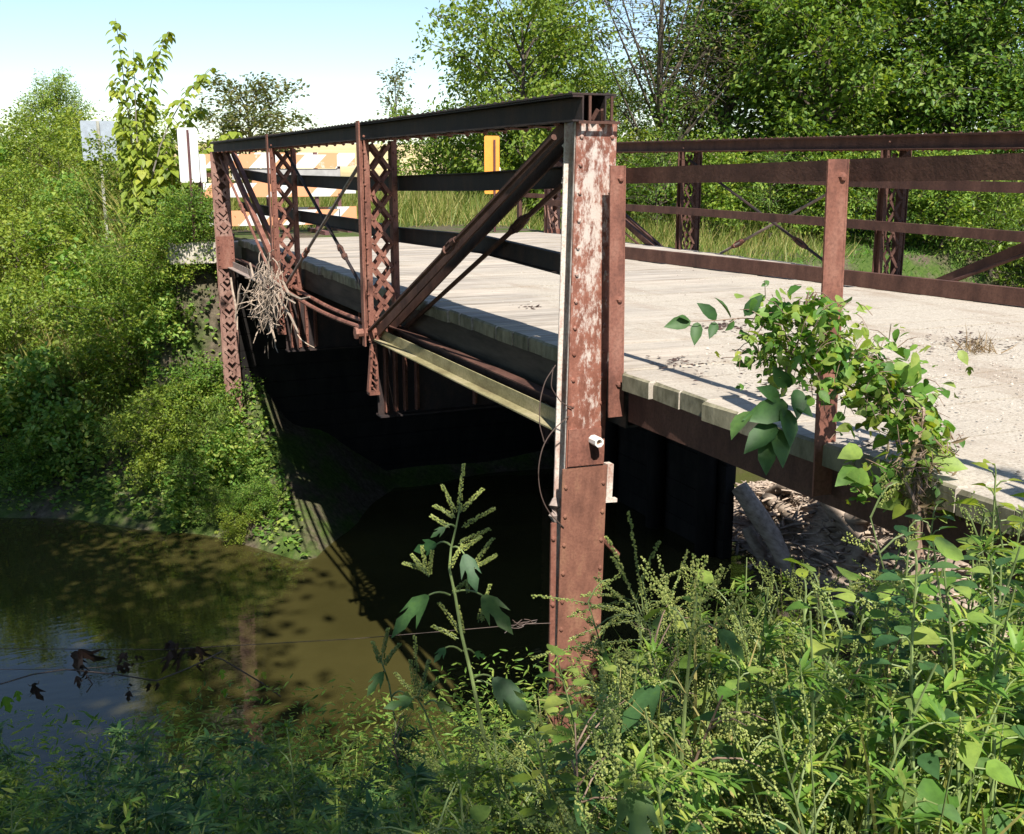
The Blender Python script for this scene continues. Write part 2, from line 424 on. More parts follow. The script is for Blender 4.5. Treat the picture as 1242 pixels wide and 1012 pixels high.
# ------------------------------------------------------------------ terrain
def sm(a, b, x):
    t = np.clip((x - a) / (b - a), 0, 1); return t * t * (3 - 2 * t)
WATER = -3.8
def far_edge(x):
    return np.interp(x, [-60, -9, -4, -2.9, -2.2, -0.7, 0.3, 1.2, 2.2, 5.6, 7, 12, 60], [22, 13.5, 11.8, 11.1, 10.6, 9.2, 7.7, 8.9, 10.4, 10.4, 10.0, 9.4, 14])
def near_edge(x):
    return np.interp(x, [-60, -8, -3, 0, 5, 9, 60], [6, 3.0, 2.4, 2.0, 1.4, 0.6, -4])
def height(x, y):
    x = np.asarray(x, float); y = np.asarray(y, float)
    fe, ne = far_edge(x), near_edge(x)
    mid = 0.5 * (fe + ne); hw = 0.5 * (fe - ne)
    e = (y - mid) / hw
    bed = WATER - 0.7 * np.clip(1 - e * e, 0, 1)
    up = y - fe
    far = WATER + 0.5 * np.clip(up, 0, 2.4) + 1.15 * np.clip(up - 2.4, 0, 1.6) + 0.25 * np.clip(up - 4.0, 0, 2.4)
    far_l = WATER + 0.6 * np.clip(up, 0, 1.6) + 0.24 * np.clip(up - 1.6, 0, 12)
    lf = 1 - sm(-1.9, -.7, x)
    far = far * (1 - lf) + far_l * lf
    right = sm(5.5, 8, x)
    far_r = WATER + 0.95 * np.clip(up, 0, 3.1) + 0.055 * np.clip(up - 3.1, 0, 22)
    far = far * (1 - right) + far_r * right
    far = far + 0.035 * np.clip(y - 32, 0, 90) * (0.35 + 0.65 * sm(-2, 8, x)) + 0.3 * np.sin(x * 0.05) * sm(40, 90, y)
    dn = ne - y
    near = WATER + 0.85 * np.clip(dn, 0, 2.0) + 0.32 * np.clip(dn - 2.0, 0, 4.2) + 0.06 * np.clip(dn - 6.2, 0, 5)
    h = np.where(y > fe, far, np.where(y < ne, near, bed))
    # road embankments at both ends
    side = sm(-1.5, -0.25, x) * (1 - sm(5.3, 7.2, x))
    rf = side * sm(10.95, 11.1, y)
    h = h * (1 - rf) + (-0.07) * rf
    rn = side * (1 - sm(-4.2, -3.2, y))
    h = h * (1 - rn) + (-0.16) * rn
    ub = sm(.1, 1.3, x) * (1 - sm(5.0, 6.0, x)) * (y > 6) * (1 - sm(10.8, 10.85, y))
    h = np.where(ub > 0, np.minimum(h, h * (1 - ub) + ub * np.minimum(h, -2.9)), h)
    h = h + 0.05 * np.sin(x * 2.3 + 1.1 * y) * np.sin(y * 1.9 - 0.7 * x) * (1 - np.maximum(rf, rn))
    return h
def axis(lo, hi, step, far):
    core = np.arange(lo, hi, step)
    g = step * np.cumsum(1.16 ** np.arange(60)); g = g[g < far]
    return np.concatenate((lo - g[::-1], core, hi + g))
xs = axis(-6, 10, 0.2, 500); ys = axis(-6, 17, 0.2, 600)
GX, GY = np.meshgrid(xs, ys)
GZ = height(GX, GY)
nx, ny = len(xs), len(ys)
mb = MB()
idx = np.arange(nx * ny).reshape(ny, nx)
q = np.stack((idx[:-1, :-1], idx[:-1, 1:], idx[1:, 1:], idx[1:, :-1]), -1).reshape(-1, 4)
mb.addnp(np.stack((GX, GY, GZ), -1).reshape(-1, 3), q.ravel(), np.full(len(q), 4))
tag(obj('ground', mb, terrain_mat(), smooth=True), 'earth banks of the creek with farmland beyond', kind='structure')
mb = MB(); mb.add([(-60, -6, WATER), (60, -6, WATER), (60, 24, WATER), (-60, 24, WATER)], [(0, 1, 2, 3)])
tag(obj('creek_water', mb, water_mat()), 'murky brown creek water under the bridge', kind='structure')
def ground(x, y): return float(height(x, y))

# ------------------------------------------------------------------ bridge
L, WID = 3.5, 4.87
DZ = -0.045           # deck top
EX = 0.17             # left deck edge
XN, XF = 0.03, 4.90
bridge = empty('truss_bridge', (0, 0, 0))
tag(bridge, 'rusty steel pony truss bridge with a plank deck across the creek', 'bridge')

def rivet_line(mb, p, q, step, nrm, r=0.013):
    p = np.array(p, float); q = np.array(q, float)
    k = max(1, int(np.linalg.norm(q - p) / step))
    for i in range(k + 1):
        mb.rivet(p + (q - p) * (i + 0.25) / (k + 0.5), nrm, r)
def lacing(mb, xc, half, y, z0, z1, pitch, ny=-1, w=0.03, x_off=lambda z: 0.0):
    k = max(1, int(round((z1 - z0) / pitch))); ph = (z1 - z0) / k
    for i in range(k):
        a, b = z0 + i * ph, z0 + (i + 1) * ph
        mb.beam((xc - half + x_off(a), y, a), (xc + half + x_off(b), y, b), w, 0.006, (0, 1, 0))
        mb.beam((xc + half + x_off(a), y + ny * 0.008, a), (xc - half + x_off(b), y + ny * 0.008, b), w, 0.006, (0, 1, 0))
        mb.rivet((xc + (x_off(a) + x_off(b)) / 2, y + ny * 0.012, (a + b) / 2), (0, ny, 0), 0.011)
        for s in (-1, 1): mb.rivet((xc + s * half + x_off(a), y + ny * 0.012, a), (0, ny, 0), 0.011)

def end_post(xc, y, sgn, zb, name_mats, parent, lean=0.0, lower=True, outx=-1):
    """sgn = -1: cover plate faces -Y; +1: cover plate faces +Y"""
    zt = 1.142
    def X(z): return xc + lean * (z + 0.5)
    web = MB()
    yb = y + 0.062 if sgn < 0 else y - 0.062
    for s in (-1, 1):
        web.channel((X(zb) + s * 0.06, yb, zb), (X(zt) + s * 0.06, yb, zt), (s, 0, 0), 0.118, 0.046, 0.008)
    post = obj('end_post', web, name_mats['side'], parent)
    yp = y + sgn * 0.004
    pl = MB()
    zs = -0.56 if lower else zb
    pl.beam((X(zs), yp, zs), (X(zt), yp, zt), 0.218, 0.009, (0, 1, 0))
    for s in (-1, 1):
        rivet_line(pl, (X(zs) + s * 0.083, yp + sgn * 0.0045, zs + 0.03), (X(zt) + s * 0.083, yp + sgn * 0.0045, zt - 0.04), 0.135, (0, sgn, 0))
    o = obj('cover_plate', pl, name_mats['plate'], post)
    if lower:
        lp = MB()
        lp.beam((X(zb), yp - 0.004, zb), (X(zs - 0.004), yp - 0.004, zs - 0.004), 0.255, 0.009, (0, 1, 0))
        for s in (-1, 1):
            rivet_line(lp, (X(zb) + s * 0.108, yp - 0.0085, zb + 0.05), (X(zs) + s * 0.108, yp - 0.0085, zs - 0.06), 0.15, (0, -1, 0))
        obj('lower_plate', lp, M['lower_plate'], post)
        sp = MB()
        sp.beam((X(zs), yp - 0.0095, -0.552), (X(-0.36), yp - 0.0095, -0.36), 0.205, 0.009, (0, 1, 0))
        obj('splice_plate', sp, M['rust'], post)
        pp = MB()
        pc = np.array([X(-0.42) + 0.035, yp, -0.42]); n8 = 8
        for r, y0, y1 in ((0.026, -0.085, -0.014),):
            ang = np.linspace(0, 2 * math.pi, n8, endpoint=False) + math.pi / 8
            ring = lambda rr, yy: [pc + (rr * math.cos(t), yy, rr * math.sin(t)) for t in ang]
            v = ring(r, y1) + ring(r, y0) + ring(r * 0.62, y0) + ring(r * 0.62, y1)
            f = []
            for k in range(3):
                for j in range(n8):
                    f.append((k*n8+j, k*n8+(j+1) % n8, (k+1)*n8+(j+1) % n8, (k+1)*n8+j))
            pp.add(v, f)
            pp.add([pc + (r * 0.6 * math.cos(t), y0 + 0.018, r * 0.6 * math.sin(t)) for t in ang], [tuple(range(n8))], 1)
        obj('pipe_stub', pp, [M['pipe'], M['pipe_in']], post)
    if lower:
        g = MB(); g.tube([at(727, 650, y=.06), at(749, 673, y=.10)], .016, 7); obj('brace', g, M['rust'], post)
        g = MB(); g.beam(at(738, 562, y=.05), at(736, 604, y=.05), .035, .05, (0, 1, 0)); g.beam(at(730, 607, y=.04), at(747, 606, y=.04), .03, .02); obj('bracket', g, M['white_peel'], post)
        g = MB(); g.tube([at(674, 605, y=.12), at(673, 614, y=.10), at(672, 624, y=.1), at(676, 634, y=.1)], [.018, .034, .03, .018], 7); obj('knob', g, M['grey_steel'], post)
    lc = MB()
    yl = y + 0.127 if sgn < 0 else y - 0.127
    lacing(lc, X(0), 0.09, yl, zb + 0.05, -0.42, 0.19, -sgn, 0.034)
    obj('lacing', lc, name_mats['side'], post)
    lc = MB()
    lacing(lc, X(0.5), 0.09, yl, -0.02, zt - 0.1, 0.19, -sgn, 0.034)
    obj('lacing', lc, name_mats['side'], post)
    if sgn > 0:
        g = MB()
        g.beam((X(-.4), yl - 0.012, -0.42), (X(0), yl - 0.012, 0.02), 0.235, 0.008, (0, 1, 0))
        for s in (-1, 1): rivet_line(g, (X(-.4) + s * .09, yl - .017, -.4), (X(0) + s * .09, yl - .017, 0), .1, (0, -1, 0))
        obj('gusset_plate', g, M['rust'], post)
    return post

def truss(x0, s, zoff, near):
    X = lambda xl: x0 + s * xl            # xl > 0 points to the road
    dark = M['rust_dark'] if near else M['rust_brown']
    Yt = [0.0, L, 2 * L, 3 * L]
    if not near: Yt = [-0.28, 3.22, 6.68, 10.42]
    mats0 = {'side': M['white_peel'] if near else M['rust_brown'], 'plate': M['post_paint'] if near else M['rust_brown']}
    p0 = end_post(x0, Yt[0], -1, -2.6 if near else -3.6, mats0, bridge, 0.022 if near else 0, near)
    mats1 = {'side': M['leg_grey'], 'plate': M['leg_grey']}
    p3 = end_post(x0 - (0.10 if near else 0), Yt[3] + 0.12, 1, -2.75 if near else -3.4, mats1, bridge, 0, False)
    # top chord: two toe-out channels under a cover plate
    zt = 1.262 + zoff[0]
    tc = MB()
    ya, yb = Yt[0] - 0.045, Yt[3] + 0.15
    zz = lambda y: 1.262 + np.interp(y, [Yt[0], Yt[3]], zoff)
    bend = lambda y: -0.09 * sm(2 * L, 3 * L, y) if near else 0.0
    cuts = [ya] + Yt[1:3] + [yb]
    cv = MB()
    for a, b in zip(cuts[:-1], cuts[1:]):
        for sg in (-1, 1):
            tc.channel((X(sg * 0.06) + bend(a), a, zz(a) - 0.066), (X(sg * 0.06) + bend(b), b, zz(b) - 0.066), (sg * s, 0, 0), 0.118, 0.05, 0.008)
        cv.beam((X(0) + bend(a), a, zz(a)), (X(0) + bend(b), b, zz(b)), 0.236, 0.009, (0, 0, 1))
        for sg in (-1, 1):
            rivet_line(cv, (X(sg * 0.1) + bend(a), a + .03, zz(a) + 0.0045), (X(sg * 0.1) + bend(b), b - .03, zz(b) + 0.0045), 0.1, (0, 0, 1), 0.012)
    ch = obj('top_chord', tc, dark, bridge)
    obj('cover_plate', cv, dark, ch)
    lc = MB()
    for a in np.arange(ya + 0.2, yb - 0.3, 0.3):
        z_ = zz(a) - 0.129
        lc.beam((X(-0.1) + bend(a), a, z_), (X(0.1) + bend(a), a + 0.2, z_), 0.035, 0.006, (0, 0, 1))
        for sg, yy in ((-1, a), (1, a + .2)): lc.rivet((X(sg * 0.1) + bend(a), yy, z_ - 0.003), (0, 0, -1), 0.014)
    obj('lacing', lc, M['rust'], ch)
    if near:
        g = MB()
        for sx in (-1, 1):
            g.box((x0 + .03 + sx * 0.058 - .006, ya - .012, zt - .12), (x0 + .03 + sx * 0.058 + .006, ya - .002, zt - .008))
        for sx in (-.028, .024):
            g.beam((x0 + .03 + sx, ya + .02, zt - .115), (x0 + .03 + sx * .4, ya - .002, zt - .07), .012, .02)
        g.box((x0 - .085, ya - .01, zt - .135), (x0 + .135, ya + .0, zt - .122))
        obj('end_fitting', g, M['rust_brown'], ch)
    # laced verticals
    for i in (1, 2):
        y = Yt[i]; zo = zz(y) - 1.262
        zb = -0.42
        v = MB()
        for sg in (-1, 1):
            xl = X(sg * 0.092) + (0.01 if near else 0)
            v.channel((xl, y, zb), (xl, y, 1.13 + zo), (sg * s, 0, 0), 0.09, 0.036, 0.007)
        # outer strap climbing over the chord side
        v.box((X(-0.152) - 0.006, y - 0.045, -0.45), (X(-0.152) + 0.006, y + 0.03, 1.275 + zo))
        for z_ in np.arange(-0.4, 1.2, 0.12):
            v.rivet((X(-0.118), y - 0.046, z_), (0, -1, 0), 0.011)
            v.rivet((X(0.118), y - 0.046, z_), (0, -1, 0), 0.011)
        vo = obj('vertical_post', v, M['rust'] if near else M['rust_brown'], bridge)
        lc = MB()
        lacing(lc, X(0) + (.01 if near else 0), 0.072, y - 0.05, zb + .02, 1.1 + zo, 0.2, -1, 0.028)
        obj('lacing', lc, M['rust'] if near else M['rust_brown'], vo)
        lc = MB()
        lacing(lc, X(0) + (.01 if near else 0), 0.072, y + 0.05, zb + .02, 1.1 + zo, 0.2, 1, 0.028)
        obj('lacing', lc, M['rust'] if near else M['rust_brown'], vo)
        if near:
            # tapered hanger under the pin
            h = MB()
            for sx in (-1, 1):
                h.beam((X(-0.085) + sx * .012, y - .03, -0.43), (X(-0.10) + sx * .035, y - .03, -0.82), .02, .05, (0, 1, 0))
            for k in range(6):
                z_ = -0.47 - k * .06
                h.rivet((X(-.095) + (-1) ** k * .02, y - .06, z_), (0, -1, 0), .012)
                h.beam((X(-.12), y - .057, z_), (X(-.07), y - .057, z_ - .05), .012, .005, (0, 1, 0))
            h.box((X(-.135), y - .06, -.845), (X(-.05), y + .02, -.822))
            obj('hanger', h, M['rust'], vo)
        pin = MB()
        pin.tube([(X(-0.20), y, -0.345), (X(0.17), y, -0.345)], 0.033, 8)
        pin.tube([(X(-0.225), y, -0.345), (X(-0.203), y, -0.345)], 0.05, 6)
        obj('pin', pin, M['rust'], vo)
    # end diagonals: a heavy pair of flats with two threaded rods, turnbuckles mid way
    zp = -0.345
    for (ytop, ybot) in ((Yt[0] + 0.15, Yt[1] - 0.02), (Yt[3] - 0.1, Yt[2] + 0.02)):
        dm = M['rust_brown'] if near and ytop < 2 else M['rust'] if near else M['rust_brown']
        d = MB()
        for xl in (-0.045, 0.045):
            d.beam((X(xl), ytop, 1.13 + zoff[0]), (X(xl), ybot, zp), 0.014, 0.075, (0, 0, 1))
            d.beam((X(xl) + 0.027, ytop, 1.13 + zoff[0]), (X(xl) + 0.027, ybot, zp), 0.036, 0.01, (0, 0, 1), off=(0, 0.03))
        obj('diagonal', d, dm, bridge)
        for xl, dz, tt in ((-0.115, 0.02, 0.44), (0.115, -0.06, 0.28)):
            r = MB()
            a = np.array((X(xl), ytop + 0.05 * (1 if ybot > ytop else -1) * 0, 1.05 + zoff[0] + dz)); b = np.array((X(xl), ybot, zp + dz * .6))
            r.tube([a, b], 0.016, 7)
            ro = obj('tie_rod', r, dm, bridge)
            turnbuckle(a, b, tt, dm, ro)
    # counter rods of the middle panel
    for (ytop, ybot, xl, tt) in ((Yt[1] + .05, Yt[2] - .03, -0.03, 0.70), (Yt[2] - .05, Yt[1] + .03, 0.03, 0.64)):
        a = np.array((X(xl), ytop, 1.1 + zoff[0])); b = np.array((X(xl), ybot, zp + .03))
        r = MB(); r.tube([a, b], 0.0155, 7)
        ro = obj('counter_rod', r, M['grey_steel'] if ytop < ybot else M['rust_dark'], bridge)
        turnbuckle(a, b, tt, M['rust'] if ytop < ybot else M['rust_brown'], ro)
    # bottom chord
    b = MB()
    ymid = np.linspace(Yt[1], Yt[2], 9)
    for xl in (-0.06, 0.05):
        sag = -0.05 * np.sin((ymid - Yt[1]) / (Yt[2] - Yt[1]) * math.pi) * np.array([1.0]) - (0.0 if xl < 0 else -0.02)
        b.tube(np.stack((np.full(9, X(xl)), ymid, zp + sag), -1), 0.021, 8)
    obj('bottom_chord', b, M['rust'], bridge)
    for (y0, y1) in ((Yt[0] + .13, Yt[1]), (Yt[2], Yt[3])):
        b = MB()
        # outer angle: upright leg with a horizontal leg pointing outward
        b.box((X(-0.012) - .005, y0, zp - .055), (X(-0.012) + .005, y1, zp + .02))
        lo, hi = sorted((X(-0.018), X(-0.088)))
        b.box((lo, y0, zp - .064), (hi, y1, zp - .0555))
        obj('bottom_chord', b, M['moss_steel'] if near and y0 < 2 else M['grey_steel'], bridge)
        b = MB()
        lo, hi = sorted((X(.085), X(.095)))
        b.box((lo, y0, zp - .02), (hi, y1, zp + .06))
        lo, hi = sorted((X(.02), X(.0845)))
        b.box((lo, y0, zp + .0515), (hi, y1, zp + .06))
        obj('bottom_chord', b, M['rust_brown'], bridge)
    # guard rails fixed inside the truss, flanges toward the truss
    if near:
        up = [(10.7, .87), (8.3, .80), (4.4, .793), (3.5, .81), (1.9, .838), (0.14, .888)]
        lowr = [(10.7, .42), (8.3, .42), (4.4, .43), (3.5, .415), (1.75, .448), (0.14, .40)]
    else:
        up = [(10.5, .85), (6.7, .85), (3.2, .79), (-4, .72)]
        lowr = [(10.5, .42), (6.7, .425), (3.2, .405), (-4, .35)]
    for pts in (up, lowr):
        g = MB()
        for (y0, z0), (y1, z1) in zip(pts[:-1], pts[1:]):
            g.channel((X(0.175), y0, z0), (X(0.175), y1, z1), (-s, 0, 0), 0.115 if near else 0.085, 0.034, 0.007)
        obj('guard_rail', g, dark, bridge)
def turnbuckle(a, b, t, m, parent):
    d = (b - a) / np.linalg.norm(b - a); c = a + (b - a) * t
    side = np.cross(d, (1, 0, 0)); side /= np.linalg.norm(side)
    k = MB()
    for sg in (-1, 1):
        k.tube([c - d * .085 + side * sg * .012, c - d * .05 + side * sg * .026, c + d * .05 + side * sg * .026, c + d * .085 + side * sg * .012], 0.011, 6)
        k.tube([c + d * sg * .065, c + d * sg * .12], [0.03, 0.022], 8)
    obj('turnbuckle', k, m, parent)
truss(XN, 1, (0, 0), True)
truss(XF, -1, (-0.075, 0.02), False)

# floor beams: riveted plate girders under the verticals
for y in (L, 2 * L - .02):
    g = MB()
    for (x0, x1, z0, z1) in ((-0.05, 0.5, -0.98, -0.44),):
        pass
    poly = [(-0.02, -0.45), (4.95, -0.45), (4.95, -0.62), (4.2, -1.02), (0.6, -1.02), (-0.02, -1.02)]
    v = [(x, y + .004, z) for x, z in poly] + [(x, y + .014, z) for x, z in poly]
    k = len(poly)
    g.add(v, [tuple(range(k)), tuple(range(2 * k - 1, k - 1, -1))] + [(i, i + k, (i + 1) % k + k, (i + 1) % k) for i in range(k)])
    fb = obj('floor_beam', g, M['rust_dark'], bridge); g = MB()
    for xv in (0.03, 0.11, 0.19, 0.29, 0.8, 1.6, 2.4, 3.2, 4.0):
        g = MB()
        g.box((xv, y - .05, -1.0), (xv + .008, y + .003, -.47)); g.box((xv + .0085, y - .006, -1.0), (xv + .04, y + .003, -.47))
        for z_ in np.arange(-.95, -.5, .09): g.rivet((xv + .024, y - .007, z_), (0, -1, 0), .011)
        obj('stiffener', g, M['rust'], fb)
    g = MB(); g.box((-.02, y - .07, -1.035), (4.95, y + .07, -1.022)); obj('flange', g, M['rust_dark'], fb)
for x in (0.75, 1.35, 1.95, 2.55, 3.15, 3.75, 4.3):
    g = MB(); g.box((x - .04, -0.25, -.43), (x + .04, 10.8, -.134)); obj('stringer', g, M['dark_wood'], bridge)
# edge beams and plank deck
def planks(y0, y1, x0, x1, parent, zf=lambda y: DZ):
    g = MB(); e = []
    y = y0
    while y < y1:
        w = 0.235 + random.uniform(-.02, .02)
        z = zf(y) + random.uniform(-.006, .005)
        a = x0 + random.uniform(-.014, .012)
        th = 0.085
        tilt = random.uniform(-.004, .004)
        ya, yb = y + .0025, min(y + w, y1) - .0025
        sk = random.uniform(-.012, .012)
        c = .008
        v = [(a, ya, z - th), (x1, ya, z - th + tilt), (x1, yb, z - th + tilt), (a + sk, yb, z - th),
             (a + random.uniform(-.004, .004), ya, z - c), (x1, ya, z + tilt), (x1, yb, z + tilt), (a + sk, yb, z - c - random.uniform(0, .008)),
             (a + c * 1.5, ya + c * .5, z), (a + sk + c * 1.5, yb - c * .5, z)]
        g.add(v, [(0,3,2,1),(0,1,5,8,4),(1,2,6,5),(2,3,7,9,6),(8,5,6,9)], 0)
        g.add([v[0], v[3], v[7], v[9], v[8], v[4]], [(0,5,2,1)[::-1], (5,4,3,2)[::-1]], 1)
        y += w
    return obj('deck_planks', g, [M['deck'], M['deck_end']], parent)
planks(-0.12, 10.85, EX, 4.86, bridge)
for x in (0.215, 4.72):
    g = MB(); g.channel((x, -0.1, -.245), (x, 10.85, -.245), (1 if x < 2 else -1, 0, 0), 0.225, 0.06, 0.012)
    g2 = obj('edge_beam', g, M['fascia'], bridge)
# timber kerb along the far side of the roadway
g = MB()
cpts = [(2.75, 8.2), (3.03, 4.95), (3.73, 0.62), (4.15, -3.2)]
cpts = [(3.5, 7.6), (3.62, 4.95), (4.05, 0.62), (4.35, -3.2)]
g.channel((3.35, 6.9, DZ + .065), (4.3, -2.6, DZ + .075), (1, 0.1, 0), 0.125, 0.05, 0.01)
obj('kerb_rail', g, M['rust_brown'], bridge)

# near approach span
appr = empty('approach_span', (0, -0.15, 0))
tag(appr, 'near approach span with gravelled planks, rusty rail and channel edge beam', 'approach span')
def in_appr(o):
    o.location = tuple(-np.array(appr.location)); return o
in_appr(planks(-4.6, -0.13, EX - .01, 4.86, appr, lambda y: DZ - .014))
g = MB(); g.channel((.205, -.14, -.222), (.205, -3.9, -.215), (1, 0, 0), 0.18, 0.06, 0.012)
in_appr(obj('edge_beam', g, M['rust_brown'], appr))
g = MB(); g.channel((.225, .16, .884), (.225, -1.6, .915), (1, 0, 0), 0.074, 0.035, 0.007)
g.channel((.225, -1.61, .915), (.225, -4.2, .955), (1, 0, 0), 0.078, 0.035, 0.007)
in_appr(obj('guard_rail', g, M['rust_brown'], appr))
for (y, zb, x0, x1, top, dx) in ((-0.13, -.285, .075, .15, .935, .018), (-1.66, -.262, .085, .168, .953, .03), (-3.2, -.26, .085, .168, .97, .02)):
    g = MB()
    tw = lambda z: dx * (1 - (z - zb) / (top - zb))
    v = []
    for z in (zb, top):
        o = tw(z)
        v += [(x0 + o, y, z), (x1 + o, y, z), (x1 + o, y + .008, z), (x0 + o, y + .008, z)]
    g.add(v, [(0,3,2,1),(4,5,6,7),(0,1,5,4),(1,2,6,5),(2,3,7,6),(3,0,4,7)])
    v = []
    for z in (zb, top):
        o = tw(z)
        v += [(x1 + o + .001, y, z), (x1 + o + .009, y, z), (x1 + o + .009, y + .07, z), (x1 + o + .001, y + .07, z)]
    g.add(v, [(0,3,2,1),(4,5,6,7),(0,1,5,4),(1,2,6,5),(2,3,7,6),(3,0,4,7)])
    for z_ in (top - .06, -.12):
        g.rivet((x1 - .02 + tw(z_), y, z_), (0, -1, 0), .018)
    g.rivet((x1 - .02 + tw(.3), y, .3), (0, -1, 0), .018)
    in_appr(obj('rail_post', g, M['rust'], appr))
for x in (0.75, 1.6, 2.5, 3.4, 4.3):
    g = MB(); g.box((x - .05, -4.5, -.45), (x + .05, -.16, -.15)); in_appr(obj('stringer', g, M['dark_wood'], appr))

# loose gravel stones lying on the deck
ICO = (np.array([(0,0,1),(.9,0,.2),(.28,.85,.2),(-.72,.53,.2),(-.72,-.53,.2),(.28,-.85,.2)]), [(0,1,2),(0,2,3),(0,3,4),(0,4,5),(0,5,1)])
mb = MB()
N = 16000
yy = RNG.uniform(-4, 7, N); xx = RNG.uniform(.32, 4.3, N)
keep = RNG.uniform(0, 1, N) < np.clip(0.9 - (yy + 1.5) * .13, .05, .95) * np.clip((xx - .25) * 1.0, 0.05, 1)
xx, yy = xx[keep], yy[keep]; N = len(xx)
a = RNG.uniform(0, 6.28, N)
mb.inst(ICO, np.stack((xx, yy, np.full(N, DZ - .006)), -1), np.stack((np.cos(a), np.sin(a), RNG.normal(0, .2, N)), -1), (0, 0, 1), RNG.gamma(3, .0011, N) + .002)
tag(obj('gravel', mb, M['gravel']), 'loose pale gravel scattered over the deck', kind='stuff')

# abutments
def tag_wall(name, lo, hi, m, label):
    g = MB()
    z = lo[2]
    while z < hi[2]:
        z1 = min(z + .24, hi[2]); d = random.uniform(0, .02)
        g.box((lo[0], lo[1] + d, z + .004), (hi[0], hi[1], z1 - .004)); z = z1
    return tag(obj(name, g, m), label, 'abutment')
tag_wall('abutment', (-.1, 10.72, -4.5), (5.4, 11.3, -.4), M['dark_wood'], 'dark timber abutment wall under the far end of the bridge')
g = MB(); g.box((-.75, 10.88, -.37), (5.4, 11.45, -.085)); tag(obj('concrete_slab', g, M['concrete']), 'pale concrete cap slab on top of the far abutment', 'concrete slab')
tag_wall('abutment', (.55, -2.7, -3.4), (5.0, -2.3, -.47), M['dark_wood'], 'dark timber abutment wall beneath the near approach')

g = MB()  # added wall: blocks light so the space under the deck stays black
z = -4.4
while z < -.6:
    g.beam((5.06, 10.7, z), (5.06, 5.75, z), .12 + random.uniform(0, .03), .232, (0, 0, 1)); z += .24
ww = obj('shade_wall', g, M['dark_wood'])
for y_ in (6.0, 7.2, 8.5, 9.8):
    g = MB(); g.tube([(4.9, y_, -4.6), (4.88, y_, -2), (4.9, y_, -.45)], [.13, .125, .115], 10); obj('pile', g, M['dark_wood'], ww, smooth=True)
tag(ww, 'added dark timber wall under the far truss blocking light below the deck', 'shade wall')
# far guard rail past the bridge
fr = empty('guard_rail_run', (5.0, 11.8, 0))
tag(fr, 'short rusty guard rail with posts past the far right bridge end', 'guard rail')
for x, y in ((5.0, 12.0), (5.55, 10.9)):
    g = MB(); g.channel((x, y, -.25), (x, y, .54), (1, 0, 0), .09, .05, .008)
    o = obj('rail_post', g, M['rust_brown'], fr); o.location = (-5.0, -11.8, 0)
g = MB(); g.channel((4.97, 12.05, .50), (5.62, 10.3, .46), (1, .4, 0), .07, .035, .007)
o = obj('rail', g, M['rust_brown'], fr); o.location = (-5.0, -11.8, 0)
fl = empty('guard_rail_run', (-.2, 11.3, 0))
tag(fl, 'two stubby rusty rail posts beside the far left end post', 'guard rail')
for x, y, zt, w in ((-.22, 11.6, .86, .09), (-.12, 10.95, .88, .1)):
    g = MB(); g.channel((x, y, -.12), (x, y, zt), (1, 0, 0), w, .05, .008)
    o = obj('rail_post', g, M['rust'], fl); o.location = (.2, -11.3, 0)
g = MB(); g.beam((-.22, 11.66, .83), (-.1, 10.9, .84), .02, .06); o = obj('rail', g, M['rust'], fl); o.location = (.2, -11.3, 0)

# ------------------------------------------------------------------ barricades and signs
def barricade(x0, x1, y, name_label, zs, grey=False):
    r = empty('road_barricade', ((x0 + x1) / 2, y, -.07))
    tag(r, name_label, 'barricade')
    cx = (x0 + x1) / 2
    for x in (x0 + .15 * (x1 - x0), x0 + .84 * (x1 - x0)):
        g = MB(); g.beam((x - cx, 0.035, 0), (x - cx, .035, 1.24), .055, .05, (0, 1, 0)); obj('upright', g, M['post_brown'], r)
        g = MB(); g.beam((x - cx, -.55, .03), (x - cx, .6, .03), .07, .06); obj('foot', g, M['post_brown'], r)
    for z0, z1 in zs:
        g = MB(); g.box((x0 - cx, -.02, z0 + .07), (x1 - cx, .008, z1 + .07)); obj('board', g, M['stripe'], r)
    if grey:
        g = MB(); g.box((x0 - cx + .45, -.0, .76 + .07), (x1 - cx + .05, .0085, .92 + .07)); tag(obj('board', g, M['board_grey'], r), 'plain grey board under the top striped board')
    return r
barricade(-.09, 1.98, 12.2, 'nearer orange and white striped road barricade with three boards, left side', ((.93, 1.135), (.50, .71), (.07, .30)), True)
barricade(.75, 2.42, 12.75, 'farther orange and white striped road barricade overlapping the first, right side', ((.96, 1.17), (.53, .74), (.10, .32)))
def marker(name, x, y, w, z0, z1, zb, face, post, label, cat, px=0.0, pw=.03, ptop=None, rz=0):
    r = empty(name, (x, y, zb), rz); tag(r, label, cat)
    g = MB(); c = .018
    o = [(-w/2 + c, z0), (w/2 - c, z0), (w/2, z0 + c), (w/2, z1 - c), (w/2 - c, z1), (-w/2 + c, z1), (-w/2, z1 - c), (-w/2, z0 + c)]
    v = [(a, 0, b - zb) for a, b in o] + [(a, .004, b - zb) for a, b in o]; k = 8
    g.add(v, [tuple(range(k)), tuple(range(2*k-1, k-1, -1))] + [(i, i + k, (i+1) % k + k, (i+1) % k) for i in range(k)])
    obj('panel', g, face, r)
    if post:
        g = MB(); g.channel((px, -.022, 0), (px, -.022, (ptop or z1) - zb), (0, -1, 0), pw, .018, .005)
        obj('post', g, post, r)
    return r
marker('object_marker', -.41, 11.0, .265, .735, 1.47, -.3, M['white'], M['post_brown'], 'back of tall white object marker on dark post at far left bridge end', 'road sign', ptop=1.44)
marker('sign_panel', -.27, 11.12, .2, .73, 1.12, -.2, M['white'], M['post_brown'], 'small white panel behind the tall white marker', 'sign', rz=.05, ptop=.8)
